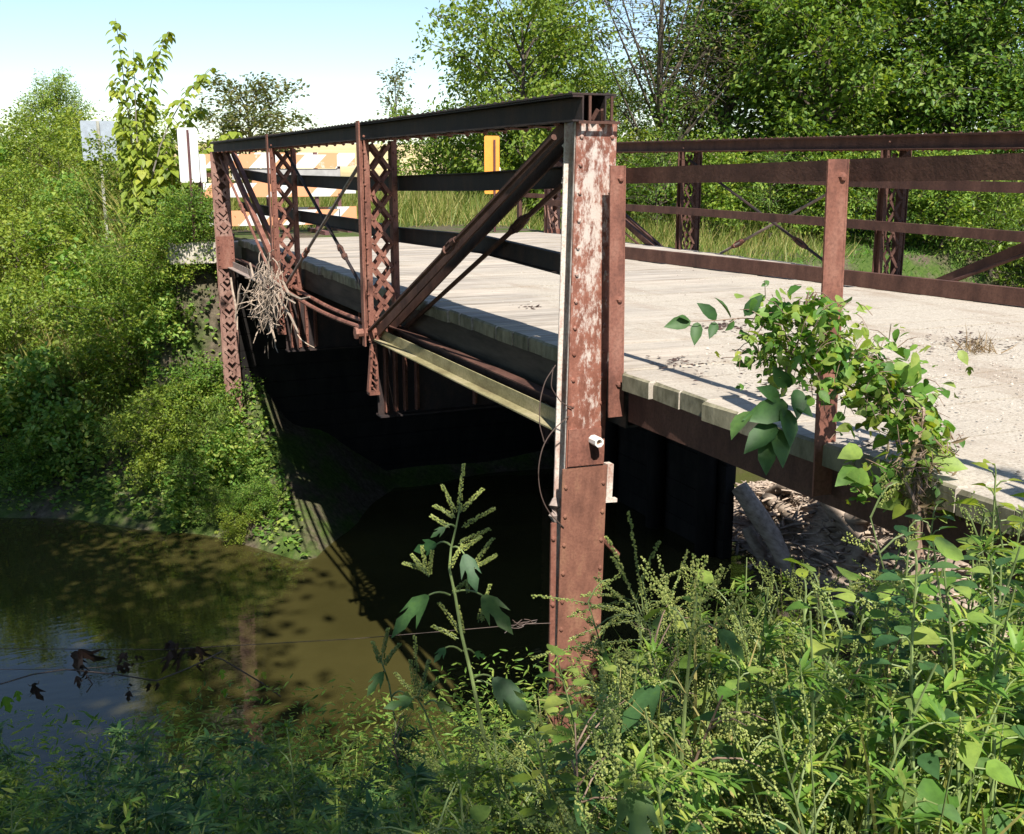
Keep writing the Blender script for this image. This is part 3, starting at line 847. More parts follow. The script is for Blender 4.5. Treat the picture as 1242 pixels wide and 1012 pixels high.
marker('object_marker', 4.32, 11.5, .26, .53, 1.43, -.2, M['yellow'], M['post_brown'], 'back of yellow object marker on brown post beyond far right bridge end', 'road sign', px=.03, ptop=1.37)
marker('sign_panel', 4.46, 11.62, .12, .60, .95, -.2, M['white'], None, 'small white rounded panel beside the yellow marker', 'sign')
a_, b_ = at(101, 195, y=16.6), at(139, 147, y=16.6)
marker('road_sign', (a_[0] + b_[0]) / 2, 16.6, b_[0] - a_[0], a_[2], b_[2], -1.6, M['alu'], M['post_grey'], 'back of grey aluminium road sign on post among left bank weeds', 'road sign', pw=.05)
# ------------------------------------------------------------------ foliage templates
def leaf_template(prof, fold=0.12, droop=0.18):
    """prof: (t, half width); midrib plus both sides"""
    v = []
    for t, w in prof:
        z = -droop * t * t
        if w == 0: v.append((0, t, z))
        else: v += [(-w, t, z + fold * w * 2), (0, t, z), (w, t, z + fold * w * 2)]
    f = []
    k = 1
    n = len(prof)
    # first (point) to first triple
    f += [(0, 2, 1), (0, 3, 2)]
    i = 1
    for _ in range(n - 3):
        a = i; b = i + 3
        f += [(a, a + 1, b + 1, b), (a + 1, a + 2, b + 2, b + 1)]
        i = b
    last = len(v) - 1
    f += [(i, i + 1, last), (i + 1, i + 2, last)]
    return (np.array(v, float), f)
DIA = (np.array([(0, 0, 0), (-.3, .45, .07), (0, 1, -.08), (.3, .45, .07)]), [(0, 3, 2), (0, 2, 1)])
OVATE = leaf_template([(0, 0), (.14, .2), (.38, .31), (.68, .22), (1, 0)])
HEART = leaf_template([(0, 0), (.02, .26), (.22, .42), (.5, .36), (.78, .18), (1, 0)], .1, .25)
LANCE = leaf_template([(0, 0), (.3, .105), (.62, .085), (1, 0)], .15, .3)
GLOSS = leaf_template([(0, 0), (.12, .15), (.35, .25), (.62, .23), (.85, .1), (1, 0)], .18, .22)
def lobed():
    # three pointed lobes, folded a little on the midrib
    R = [(.03, .0), (.10, .12), (.40, .30), (.46, .42), (.22, .38), (.16, .46), (.26, .66), (.17, .78), (0, 1.0)]
    v = [(0, 0, 0), (0, .3, -.02), (0, .6, -.07), (0, 1.0, -.2)]
    f = []
    for s in (-1, 1):
        o = len(v)
        pts = [(.09, .04), (.26, .24), (.34, .58), (.15, .40), (.13, .52), (.19, .70)]
        for x, y in pts: v.append((s * x, y, .12 * x - .2 * y * y - .12 * (x > .3)))
        a = [(0, o, o + 3, 1), (o, o + 1, o + 2, o + 3), (1, o + 3, o + 4, 2), (o + 4, o + 5, 2), (2, o + 5, 3)]
        f += [t if s > 0 else t[::-1] for t in a]
    return (np.array(v, float), f)
LOBED = lobed()
BLADE = (np.array([(-.5, 0, 0), (.5, 0, 0), (.38, .5, .06), (-.38, .5, .06), (0, 1, .3)]), [(0, 1, 2, 3), (3, 2, 4)])
BEAD = (np.array([(0, 0, 0), (.5, .5, 0), (0, .5, .5), (-.5, .5, 0), (0, .5, -.5), (0, 1, 0)]), [(0,1,2),(0,2,3),(0,3,4),(0,4,1),(5,2,1),(5,3,2),(5,4,3),(5,1,4)])
def rdir(n, zlo=-1, zhi=1):
    a = RNG.uniform(0, 2 * math.pi, n); z = RNG.uniform(zlo, zhi, n); r = np.sqrt(np.clip(1 - z * z, 0, 1))
    return np.stack((r * np.cos(a), r * np.sin(a), z), -1)
UP = np.array([0, 0, 1.0])

# ------------------------------------------------------------------ trees
def curve(p, q, bow, k=5):
    p = np.array(p, float); q = np.array(q, float)
    t = np.linspace(0, 1, k)[:, None]
    return p + (q - p) * t + np.array(bow) * (t * (1 - t) * 4)
def tree_meshes(name, H, R, z0, trunk_r, nlimb, ntwig, nleaf, leaf, T, lm, bark, shape='round', spread=0.28, droop=0.0, thin=1.0, wild=0.0):
    """trunk with tapered limbs and twigs; leaves in clumps about the twigs. Returns (trunk mesh, crown mesh)"""
    w = MB(); lv = MB()
    top = np.array([RNG.normal(0, .06 * R), RNG.normal(0, .06 * R), H * .93])
    tr = curve((0, 0, -.15), top, (RNG.normal(0, .08 * R), RNG.normal(0, .08 * R), 0), 7)
    w.tube(tr, np.linspace(trunk_r, trunk_r * .12, 7), 8)
    P, D = [], []
    for i in range(nlimb):
        t = (i + .5) / nlimb
        hz = z0 + (H - z0) * (t ** .9)
        base = np.array([np.interp(min(hz * (.75 - .35 * wild), H * .9), tr[:, 2], tr[:, k]) for k in range(3)])
        prof = {'round': math.sqrt(max(.05, 1 - (2 * t - .85) ** 2 / 1.4)), 'cone': 1 - .72 * t, 'column': .8 - .3 * abs(t - .4),
                'vase': .45 + .65 * math.sin(min(1, t * 1.1) * math.pi * .62)}[shape]
        az = i * 2.39996 + RNG.normal(0, .3 + wild)
        rr = R * prof * RNG.uniform(.7, 1.12)
        tip = np.array([math.cos(az) * rr, math.sin(az) * rr, hz + RNG.normal(0, .04 * H)])
        tip[:2] += top[:2] * t
        tip[2] += wild * RNG.normal(.3, .6); tip[:2] *= 1 - wild * RNG.uniform(0, .5)
        lb = curve(base, tip, rdir(1)[0] * wild * .45 + np.array([0, 0, .1 * rr * (1 - wild)]), 6)
        w.tube(lb, np.linspace(trunk_r * .42 * (1 - .5 * t), trunk_r * .06, 6), 5)
        for j in range(ntwig):
            s = RNG.uniform(.3, 1) if j else 1.0
            p = lb[0] + (lb[-1] - lb[0]) * s + np.array([0, 0, .1 * rr]) * s * (1 - s) * 4
            q = p + rdir(1, -.35, .75)[0] * R * spread * RNG.uniform(.5, 1.25) + np.array([0, 0, -droop * R * .3])
            tw = curve(p, q, (0, 0, .03 * R - droop * .1 * R), 4)
            w.tube(tw, np.linspace(trunk_r * .07, trunk_r * .02, 4), 4, False)
            n = int(nleaf * RNG.uniform(.5, 1.4) * thin)
            u = RNG.uniform(.15, 1.1, n)[:, None]
            c = p + (q - p) * u + RNG.normal(0, 1, (n, 3)) * R * spread * .26
            P.append(c)
            d = (q - p) / np.linalg.norm(q - p) + rdir(n) * .9 + np.array([0, 0, -.35 - droop])
            D.append(d)
    P = np.concatenate(P); D = np.concatenate(D)
    nr = rdir(len(P), -.1, 1) + UP * .55 + np.array([-.05, -.35, .1])
    lv.inst(T, P, D, nr, leaf * RNG.uniform(.6, 1.25, len(P)))
    return w.mesh(name + '_trunk', bark), lv.mesh(name + '_crown', LM[lm])
KIND = {}
def plant_tree(kind, x, y, sc, rz, label, group=None, cat='tree', name='tree', zoff=0.0, sx=1.0):
    tm, cm = KIND[kind]
    r = empty(name, (x, y, ground(x, y) + zoff), rz)
    r.scale = (sc * sx, sc * sx, sc)
    tag(r, label, cat, group)
    o = obj('trunk', tm, None, r); c = obj('crown', cm, None, r)
    return r
KIND['broad'] = tree_meshes('broad', 7.0, 2.6, .35, .16, 40, 10, 60, .145, DIA, 'dark', M['bark'], 'round', .30)
KIND['broad2'] = tree_meshes('broad2', 7.5, 2.7, .3, .17, 40, 10, 60, .145, DIA, 'mid', M['bark'], 'round', .30)
KIND['willow'] = tree_meshes('willow', 6.4, 2.1, .5, .11, 30, 9, 46, .14, DIA, 'light', M['bark'], 'vase', .30, .25)
KIND['sparse'] = tree_meshes('sparse', 8.0, 3.0, 1.6, .13, 20, 24, 6, .10, DIA, 'olive', M['bark'], 'vase', .36, wild=.9)
KIND['slender'] = tree_meshes('slender', 4.5, .55, .6, .05, 20, 5, 12, .12, DIA, 'olive', M['bark'], 'column', .5)
KIND['round'] = tree_meshes('round', 4.2, 1.7, .5, .09, 26, 7, 30, .14, DIA, 'olive', M['bark'], 'round', .32)
KIND['bush'] = tree_meshes('bush', 1.9, 1.1, .12, .04, 24, 7, 40, .085, DIA, 'mid', M['bark'], 'round', .36)
KIND['bush2'] = tree_meshes('bush2', 2.2, 1.0, .12, .04, 24, 7, 36, .09, DIA, 'light', M['bark'], 'vase', .36)
KIND['bush4'] = tree_meshes('bush4', 1.8, 1.0, .1, .03, 18, 7, 16, .15, OVATE, 'weed', M['bark'], 'round', .40)
KIND['bush5'] = tree_meshes('bush5', 1.7, .8, .1, .02, 18, 8, 9, .07, LANCE, 'dry', M['bark_pale'], 'vase', .5)
KIND['bush3'] = tree_meshes('bush3', 1.7, 1.0, .1, .035, 24, 7, 30, .08, LANCE, 'dark', M['bark'], 'round', .36)
def polar(u, d):
    p = at(u, 300, d=d); return p[0], p[1]
right = [  # photo column, depth, kind, size
    (632, 25.5, 'willow', .92, 'loose light green tree left of the large tree mass'),
    (655, 27.5, 'broad2', .70, 'mid green bushy tree behind the near end post top'),
    (805, 21.6, 'sparse', .9, 'thin grey limbed tree with sparse leaves and sky showing through'),
    (735, 24.0, 'broad2', .46, 'low rounded mid green tree below the sparse grey tree'),
    (880, 22.5, 'broad', .82, 'dark green tree right of the sparse grey tree'),
    (985, 21.0, 'broad', .92, 'broad dark green tree above the rail post'),
    (1080, 23.5, 'broad2', 1.02, 'tall mid green tree behind the right dark trees'),
    (1150, 20.5, 'broad', .88, 'dark green tree second from the right edge'),
    (1255, 21.5, 'broad2', .98, 'large mid green tree cut by the right edge'),
    (940, 26.5, 'broad2', 1.15, 'tall mid green tree rising behind the dark row'),
]
for i, (u, d, k, s_, lab) in enumerate(right):
    x, y = polar(u, d + (5.0 if u > 700 else 0))
    plant_tree(k, x, y, s_ * (1.12 if u > 700 else 1), i * 1.7, lab, 'trees behind the right side of the bridge')
x, y = polar(82, 33); plant_tree('broad2', x, y, .47, .4, 'rounded dense green tree at the far left skyline', sx=.92)
x, y = polar(310, 38); plant_tree('round', x, y, 1.0, 2.1, 'spreading thin tree on the skyline above the barricades', zoff=-.1, sx=1.25)
x, y = polar(487, 30); plant_tree('slender', x, y, .9, 0, 'small slender tree standing alone against the sky')
shr = [(530, 23.5, 'bush2', .95), (575, 22.5, 'bush', .9), (640, 22.5, 'bush', 1.0), (715, 20.5, 'bush', .95), (800, 19.5, 'bush3', 1.05), (870, 19.2, 'bush', .85),
       (935, 19.0, 'bush3', .95), (1010, 18.8, 'bush', .8), (1075, 18.6, 'bush3', .95), (1140, 18.3, 'bush', .9), (1205, 17.8, 'bush3', .95), (1270, 17.5, 'bush', 1.0), (760, 21.5, 'bush2', .8)]
shr = [(u, d + 5.2, k, s_ * 1.3) for u, d, k, s_ in shr]
SHL = {'bush': 'mid green shrub at the foot of the right hand trees', 'bush2': 'yellow green shrub at the edge of the tall grass', 'bush3': 'dark narrow leaved shrub at the foot of the right hand trees'}
for i, (u, d, k, s_) in enumerate(shr):
    x, y = polar(u, d)
    plant_tree(k, x, y, s_, i * 2.1, SHL[k], {'bush': 'mid green shrubs under the trees', 'bush2': 'yellow green shrubs by the tall grass', 'bush3': 'dark shrubs under the trees'}[k], 'shrub', 'shrub')
# shrubs covering the left bank
lbk = [(-.3, 9.0), (-.12, 9.35), (-.55, 9.25), (-.42, 8.8), (-.05, 8.75), (-2.6, 12.4), (-1.9, 12.4), (-1.35, 12.0), (-.95, 11.6), (-2.3, 11.5), (-1.6, 11.0), (-.95, 10.5), (-.65, 11.2), (-3.2, 12.2), (-.5, 10.3), (-1.2, 10.3), (-2.8, 11.5), (-.3, 9.6), (-.85, 9.7), (-.62, 10.7), (-.45, 11.1), (-.4, 10.45), (-.55, 10.1), (-.75, 10.75), (-.35, 10.8), (-.9, 11.1),
       (-.8, 12.3), (-1.3, 13.2), (-2.1, 13.6), (-2.9, 13.5), (-.75, 13.5), (-1.6, 14.4), (-2.4, 14.8), (-3.2, 15.0), (-1.8, 15.8), (-2.8, 16.4), (-3.6, 16.8), (-2.2, 17.6), (-3.2, 18.4), (-1.4, 18.0), (-.5, 17.2),
       (-2.6, 19.6), (-3.6, 20.4), (-1.6, 20.2), (-.6, 19.4), (-2.9, 21.8), (-3.8, 22.8), (-1.8, 22.4), (-.8, 22.0), (-3.2, 24.4), (-2.2, 24.8), (-1.0, 25.2), (-4.2, 25.5), (.1, 24.0), (-2.7, 27.2), (-1.6, 27.6), (-3.9, 28.2), (-.4, 27.0), (.6, 26.0)]
for i, (x, y) in enumerate(lbk):
    k = ('bush', 'bush4', 'bush3', 'bush2')[i % 4] if y < 13 else ('bush2', 'bush4', 'bush2', 'bush', 'bush5', 'bush2')[i % 6]
    hh = .27 if (y < 9.5 and x > -.6) else .5 if y < 11.6 else (.72 if y < 16 else (.85 if y < 23 else .88))
    plant_tree(k, x, y, hh * random.uniform(.8, 1.15), i * 1.3, {'bush': 'mid green bush on the left creek bank', 'bush2': 'yellow green bush on the left creek bank', 'bush3': 'dark narrow leaved bush on the left creek bank', 'bush4': 'broad leaved green bush on the left creek bank', 'bush5': 'half dead brown bush on the left creek bank'}[k],
               {'bush': 'mid green bushes on the left bank', 'bush2': 'yellow green bushes on the left bank', 'bush3': 'dark bushes on the left bank', 'bush4': 'broad leaved bushes on the left bank', 'bush5': 'half dead bushes on the left bank'}[k], 'bush', 'bush')
# trees behind and left of the viewpoint that shade the near creek
KIND['shade'] = tree_meshes('shade', 9.8, 3.3, 4.7, .22, 40, 11, 48, .18, DIA, 'mid', M['bark'], 'round', .30)
KIND['shade_low'] = tree_meshes('shade_low', 9.9, 3.8, 7.2, .16, 38, 12, 76, .18, DIA, 'mid', M['bark'], 'round', .30)
plant_tree('shade_low', -5.95, 3.95, 1.0, 0, 'leafy tree on the near bank left of the view')
plant_tree('shade', -5.55, -2.6, 1.0, 1.3, 'leafy tree on the near bank beside the viewpoint')
plant_tree('shade', -5.35, -7.4, 1.0, 2.3, 'leafy tree behind the viewpoint')
plant_tree('shade', -6.6, -12.0, 1.0, 3.9, 'leafy tree far behind the viewpoint')

# tall sapling with big drooping leaves beside the far marker
def sapling():
    r = empty('sapling', (-.95, 12.6, ground(-.95, 12.6)))
    tag(r, 'tall yellow green sapling with drooping leaves between two sign backs', 'sapling')
    b = np.array(r.location)
    w = MB(); lv = MB()
    tips = [((140, 22), 1.0), ((162, 60), .9), ((205, 38), 1.0), ((258, 82), .9), ((138, 95), .6), ((285, 160), .7), ((172, 200), .7), ((245, 130), .8), ((180, 120), .8), ((215, 190), .7), ((265, 200), .6), ((190, 245), .7), ((228, 235), .6)]
    for (u, v), s in tips:
        q = at(u, v, y=12.6 + random.uniform(-.35, .35)) - b
        base = np.array([random.uniform(-.08, .08), random.uniform(-.08, .08), 0])
        pts = curve(base, q, (-q[0] * .25, 0, .12 * q[2] * (1 if abs(q[0]) > .3 else 0)), 10)
        w.tube(pts, np.linspace(.022, .004, 10), 5)
        n = int(150 * s)
        t = RNG.uniform(.32, 1.0, n); k = t * 9
        i0 = np.clip(k.astype(int), 0, 8); fr = (k - i0)[:, None]
        P = pts[i0] * (1 - fr) + pts[i0 + 1] * fr
        out = rdir(n, -.3, .4)
        wid = (.05 + .26 * np.clip(1 - t, 0, 1) ** .8)[:, None] * RNG.uniform(.2, 1, n)[:, None]
        P = P + out * wid
        D = out + np.array([0, 0, -.75])
        lv.inst(HEART if s < .8 else OVATE, P, D, out * .5 + UP + np.array([0, -.3, 0]), RNG.uniform(.09, .17, n))
    obj('stem', w, M['bark_pale'], r); obj('leaves', lv, LM['light'], r)
sapling()
# ------------------------------------------------------------------ ground cover
def cover(name, label, P, D, Nn, size, T, m):
    mb = MB(); mb.inst(T, P, D, Nn, size)
    return tag(obj(name, mb, m), label, kind='stuff')
def on_ground(n, x0, x1, y0, y1, keep=None):
    x = RNG.uniform(x0, x1, n); y = RNG.uniform(y0, y1, n)
    h = height(x, y); k = h > WATER + .03
    if keep is not None: k &= keep(x, y, h)
    return x[k], y[k], h[k]
def not_road(x, y, h): return ~((x > -.25) & (x < 5.3) & (y > 10.7) & (y < 12.9)) & ~((x > -.1) & (x < 5.0) & (y < 10.9))
# left bank leafy undergrowth
x, y, h = on_ground(60000, -5, .35, 7.4, 28, lambda x, y, h: not_road(x, y, h) | ((x < .3) & (y < 10.6)))
x2 = RNG.uniform(-1.15, -.05, 5000); y2 = RNG.uniform(9.4, 11.3, 5000); h2 = height(x2, y2) + RNG.uniform(0, .25, 5000)
x, y, h = np.concatenate((x, x2)), np.concatenate((y, y2)), np.concatenate((h, h2))
n = len(x); hh = RNG.uniform(0, 1, n) ** 1.5 * (.35 + .25 * np.sin(x * 3.1 + y * 2.3) ** 2) * np.where(y > 12.5, 1.7, 1.0)
hh = hh * np.where((x > -.5) & (y < 11), .45, 1)
cover('undergrowth', 'tangled leafy undergrowth covering the left creek bank', np.stack((x, y, h + hh), -1), rdir(n, -.5, .6), rdir(n, 0, 1) + UP * .6 + np.array([0, -.4, 0]), RNG.uniform(.05, .11, n) * np.where(y > 15, 1.25, 1), DIA, LM['weed'])
x, y, h = on_ground(22000, -5, -.4, 11, 28, lambda x, y, h: not_road(x, y, h) & (np.sin(x * 1.7 + 1) * np.sin(y * .9) > -.35) & (y > 11.6))
n = len(x)
cover('tall_weeds', 'pale grassy weeds and dry stalks standing among the left bank bushes', np.stack((x, y, h + .1), -1), rdir(n, .7, 1), rdir(n, -.3, .3) + np.array([0, -1.2, 0]), RNG.uniform(.5, 1.25, n) * np.where(y < 12.5, .55, 1.1), (BLADE[0] * np.array([.03, 1, .5]), BLADE[1]), LM['grass'])
# tall grass behind the barricades
x, y, h = on_ground(26000, -1.5, 13, 12.6, 26, lambda x, y, h: ~((x > .0) & (x < 4.6) & (y < 13.3)))
n = len(x)
cover('tall_grass', 'tall green and straw coloured grass beyond the far bridge end', np.stack((x, y, h - .03), -1), rdir(n, .75, 1) + np.array([.1, 0, 0]), rdir(n, -.3, .3) + np.array([0, -1.2, 0]), RNG.uniform(.35, .8, n) * np.where(y < 14.5, .7, 1), (BLADE[0] * np.array([.035, 1, .6]), BLADE[1]), LM['grass'])
# bright turf on the far right bank
x, y, h = on_ground(30000, 5.4, 20, 6, 21, lambda x, y, h: h > -2.2)
n = len(x)
cover('turf', 'bright green low turf on the bank behind the far truss', np.stack((x, y, h - .01), -1), rdir(n, .5, 1), rdir(n, -.2, .3) + np.array([0, -1, .3]), RNG.uniform(.06, .16, n), (BLADE[0] * np.array([.16, 1, .8]), BLADE[1]), LM['turf'])

# near bank low cover
x, y, h = on_ground(42000, -4.5, .5, -3.2, 2.4, lambda x, y, h: (x < .3))
n = len(x); hh = RNG.uniform(0, 1, n) ** 1.3 * (.42 + .2 * np.sin(3 * x + 2 * y) ** 2)
cover('ground_cover', 'low leafy ground cover on the near bank', np.stack((x, y, h + hh), -1), rdir(n, -.2, .7), rdir(n, 0, 1) + UP * .5 + np.array([0, -.4, 0]), RNG.uniform(.025, .06, n), LANCE, LM['weed'])

# ------------------------------------------------------------------ foreground weeds
def spike(mb, p, q, r, n, size):
    p = np.array(p, float); q = np.array(q, float)
    t = np.linspace(.05, 1, n) ; d = q - p; d = d / np.linalg.norm(d)
    o = rdir(n); o -= d * (o @ d)[:, None]; o /= np.linalg.norm(o, axis=1)[:, None] + 1e-9
    taper = (1 - .6 * t)[:, None]
    bow = np.array([0, 0, -.08 * np.linalg.norm(q - p)]) * ((t ** 2)[:, None])
    mb.inst(BEAD, p + (q - p) * t[:, None] + o * r * taper + bow, o * .8 + d, o + UP * .1, size * RNG.uniform(.7, 1.2, n))
WK = {}
def weed_kind(name, fn):
    WK[name] = fn()
def stem_pts(h, lean=.12, k=9):
    a = RNG.uniform(0, 6.28)
    return curve((0, 0, -.05), (math.cos(a) * lean * h, math.sin(a) * lean * h, h), (math.sin(a) * .05, math.cos(a) * .05, 0), k)
def pick(pts, t):
    k = np.clip(t, 0, .9999) * (len(pts) - 1); i = k.astype(int); f = (k - i)[:, None]
    return pts[i] * (1 - f) + pts[i + 1] * f
def k_spray(lm='seed', sm_='stem', nb=16, sl=.2, leafy=70, T=LANCE, ls=.085):
    """upright weed with fine seed sprays"""
    s_ = MB(); l_ = MB(); f_ = MB()
    pts = stem_pts(1.0); s_.tube(pts, np.linspace(.007, .002, 9), 5)
    for i in range(nb):
        t = RNG.uniform(.42, 1.0); p = pick(pts, np.array([t]))[0]
        d = rdir(1, .1, .9)[0]; q = p + d * sl * RNG.uniform(.5, 1.3) * (1.25 - t * .6)
        s_.tube(curve(p, q, (0, 0, .02), 4), [.003, .0025, .002, .001], 4, False)
        for j in range(3):
            b = p + (q - p) * RNG.uniform(.25, .9); e = b + (rdir(1, 0, 1)[0] * .8 + d) * sl * .3
            spike(f_, b, e, .0035, 18, .0062)
        spike(f_, p + (q - p) * .3, q, .004, 30, .0066)
    t = RNG.uniform(.15, .85, leafy); P = pick(pts, t); o = rdir(leafy, -.3, .5)
    l_.inst(T, P, o, o * .2 + UP, RNG.uniform(.6, 1.2, leafy) * ls)
    return s_, l_, f_, sm_, lm
def k_broad(T=HEART, ls=.10, n=26, lmname='weed'):
    s_ = MB(); l_ = MB()
    pts = stem_pts(1.0); s_.tube(pts, np.linspace(.008, .002, 9), 5)
    t = np.linspace(.2, 1, n); P = pick(pts, t)
    for i in range(n):
        a = i * 2.4 + RNG.normal(0, .3); o = np.array([math.cos(a), math.sin(a), .25 + .5 * t[i] ** 3])
        q = P[i] + o * .07 * (1.3 - t[i]); s_.tube([P[i], (P[i] + q) / 2 + UP * .006, q], [.002, .0018, .0015], 4, False)
        l_.inst(T, q, o + np.array([0, 0, -.45]), UP + o * .3 + RNG.normal(0, .2, 3), ls * RNG.uniform(.7, 1.15) * (1.15 - .5 * t[i]))
    return s_, l_, None, 'stem', lmname
def k_aster(n=320, ls=.065, lmname='weed'):
    s_ = MB(); l_ = MB(); f_ = MB()
    pts = stem_pts(1.0); s_.tube(pts, np.linspace(.006, .002, 9), 5)
    for i in range(15):
        t = RNG.uniform(.2, .95); p = pick(pts, np.array([t]))[0]; d = rdir(1, .15, .9)[0]
        q = p + d * .34 * (1.15 - t); br = curve(p, q, (0, 0, .03), 5); s_.tube(br, [.003, .0025, .002, .0016, .001], 4, False)
        k = n // 15; u = RNG.uniform(.1, 1, k); P = pick(br, u); o = rdir(k, -.2, .7)
        l_.inst(LANCE if ls < .08 else OVATE, P, o + d * .4, UP + o * .3, RNG.uniform(.5, 1.2, k) * ls)
        f_.inst(BEAD, q + RNG.normal(0, .018, (7, 3)), rdir(7, 0, 1), rdir(7), RNG.uniform(.005, .009, 7))
    return s_, l_, f_, 'stem', lmname
def k_stalk():
    s_ = MB(); f_ = MB(); l_ = MB()
    for i in range(3):
        pts = stem_pts(1.0 * RNG.uniform(.7, 1.05), .22); s_.tube(pts, np.linspace(.0045, .0015, 9), 5)
        spike(f_, pts[6], pts[8], .005, 60, .007)
        o = rdir(7, 0, .8); l_.inst((LANCE[0] * np.array([.5, 1, 1]), LANCE[1]), pick(pts, RNG.uniform(.1, .6, 7)), o, UP + o * .3, RNG.uniform(.15, .3, 7))
    return s_, l_, f_, 'stem_red', 'seed'
def k_grass():
    s_ = MB(); l_ = MB(); f_ = MB()
    for i in range(26):
        o = rdir(1, .5, 1)[0]; ln = RNG.uniform(.5, 1.0); a = np.array([RNG.normal(0, .03), RNG.normal(0, .03), 0])
        q = a + o * ln * np.array([.9, .9, 1.0]); pts = curve(a, q, UP * .12 * ln, 6)
        w_ = np.array([.005, .006, .0055, .0045, .003, .0006]); sd = np.cross(o, UP); sd = sd / (np.linalg.norm(sd) + 1e-9)
        v = np.concatenate((pts - sd * w_[:, None], pts + sd * w_[:, None])); l_.add(v, [(k, k + 1, k + 7, k + 6) for k in range(5)])
    for i in range(4):
        o = rdir(1, .75, 1)[0]; pts = curve((0, 0, 0), o * RNG.uniform(.85, 1.05), (o[0] * -.1, o[1] * -.1, .05), 7); s_.tube(pts, np.linspace(.003, .001, 7), 4, False)
        spike(f_, pts[5], pts[6], .004, 40, .006)
    return s_, l_, f_, 'stem', 'weed'
def k_ragweed():
    s_ = MB(); l_ = MB(); f_ = MB()
    pts = stem_pts(1.0, .08); s_.tube(pts, np.linspace(.01, .003, 9), 6)
    for i, t in enumerate(np.linspace(.25, .9, 6)):
        p = pick(pts, np.array([t]))[0]
        for sg in (0, math.pi):
            a = i * 1.57 + sg + RNG.normal(0, .2); o = np.array([math.cos(a), math.sin(a), .5])
            q = p + o * .09; s_.tube(curve(p, q, (0, 0, .02), 4), [.003, .003, .0025, .002], 5, False)
            l_.inst(LOBED, q, o + np.array([0, 0, -.9]), UP + o * .6, .19 * (1.2 - .7 * t) * RNG.uniform(.8, 1.15))
            if t > .4:
                for j in range(3):
                    e = q + (o + rdir(1, .2, 1)[0] * .5 + UP * .5) * .08; spike(f_, q, e, .005, 40, .0068)
    for j in range(5): spike(f_, pts[7], pts[8] + rdir(1, .4, 1)[0] * .1, .006, 60, .0075)
    return s_, l_, f_, 'stem', 'seed'
def build_kind(nm, res, leafm):
    s_, l_, f_, stm, sd_ = res
    return (s_.mesh(nm + '_stem', M[stm]), l_.mesh(nm + '_leaves', LM[leafm], True), f_.mesh(nm + '_seed', LM['seed']) if f_ else None)
for nm, fn, lmn in (('seed_spray_weed', lambda: k_spray(), 'weed'), ('seed_spray_weed2', lambda: k_spray(nb=22, sl=.16, leafy=90, ls=.07), 'weed'), ('seed_spray_weed3', lambda: k_spray(nb=12, sl=.26, leafy=60, ls=.10, sm_='stem_red'), 'blue'),
                    ('broad_leaf_weed', lambda: k_broad(), 'weed'), ('broad_leaf_weed2', lambda: k_broad(OVATE, .075, 44), 'blue'), ('broad_leaf_weed3', lambda: k_broad(OVATE, .07, 52), 'light'),
                    ('bushy_weed', lambda: k_aster(420, .055), 'weed'), ('bushy_weed2', lambda: k_aster(420, .06), 'blue'), ('bushy_weed3', lambda: k_aster(560, .042), 'mid'),
                    ('seed_stalk', k_stalk, 'weed'), ('lobed_leaf_weed', k_ragweed, 'blue'), ('grass_tuft', k_grass, 'grass'), ('grass_tuft2', k_grass, 'weed')):
    WK[nm] = build_kind(nm, fn(), lmn)
WLAB = {'grass_tuft': ('tuft of arching grass blades in the foreground thicket', 'foreground grass tufts', 'grass'),
        'seed_spray_weed': ('yellow green weed with fine seed sprays in the foreground thicket', 'foreground weeds with seed sprays', 'weed'),
        'broad_leaf_weed': ('leafy weed with broad heart shaped leaves in the foreground thicket', 'foreground broad leaved weeds', 'weed'),
        'bushy_weed': ('bushy small leaved weed in the foreground thicket', 'foreground bushy weeds', 'weed'),
        'seed_stalk': ('thin reddish stalks with narrow seed heads in the foreground thicket', 'foreground seed stalks', 'weed'),
        'lobed_leaf_weed': ('weed with three lobed leaves and seed spikes in the foreground thicket', 'foreground lobed leaf weeds', 'weed')}
def plant_weed(kind, x, y, h, rz, tilt=(0, 0), wide=1.0, lab=None):
    st, lf, sd_ = WK[kind]; base = kind.rstrip('23')
    o = obj(base, st, None, None, (x, y, ground(x, y)))
    o.rotation_euler = (tilt[0], tilt[1], rz); o.scale = (h * wide, h * wide, h)
    L_ = WLAB[base]
    tag(o, lab or L_[0], L_[2], None if lab else L_[1])
    obj('foliage', lf, None, o)
    if sd_: obj('seed_spray', sd_, None, o)
    return o
VT_U = [-80, 0, 120, 250, 400, 470, 560, 640, 700, 740, 790, 850, 900, 1000, 1080, 1150, 1242, 1330]
VT_V = [865, 868, 885, 885, 890, 880, 885, 850, 840, 755, 700, 685, 662, 655, 630, 585, 540, 525]
kinds_l = ['bushy_weed2', 'bushy_weed3', 'bushy_weed2', 'bushy_weed', 'bushy_weed3', 'bushy_weed2', 'grass_tuft2']
kinds_r = ['seed_spray_weed', 'seed_spray_weed2', 'seed_spray_weed3', 'bushy_weed', 'bushy_weed', 'broad_leaf_weed', 'broad_leaf_weed2', 'broad_leaf_weed', 'grass_tuft', 'grass_tuft2', 'grass_tuft', 'bushy_weed3', 'broad_leaf_weed3', 'lobed_leaf_weed', 'seed_stalk']
cnt = 0
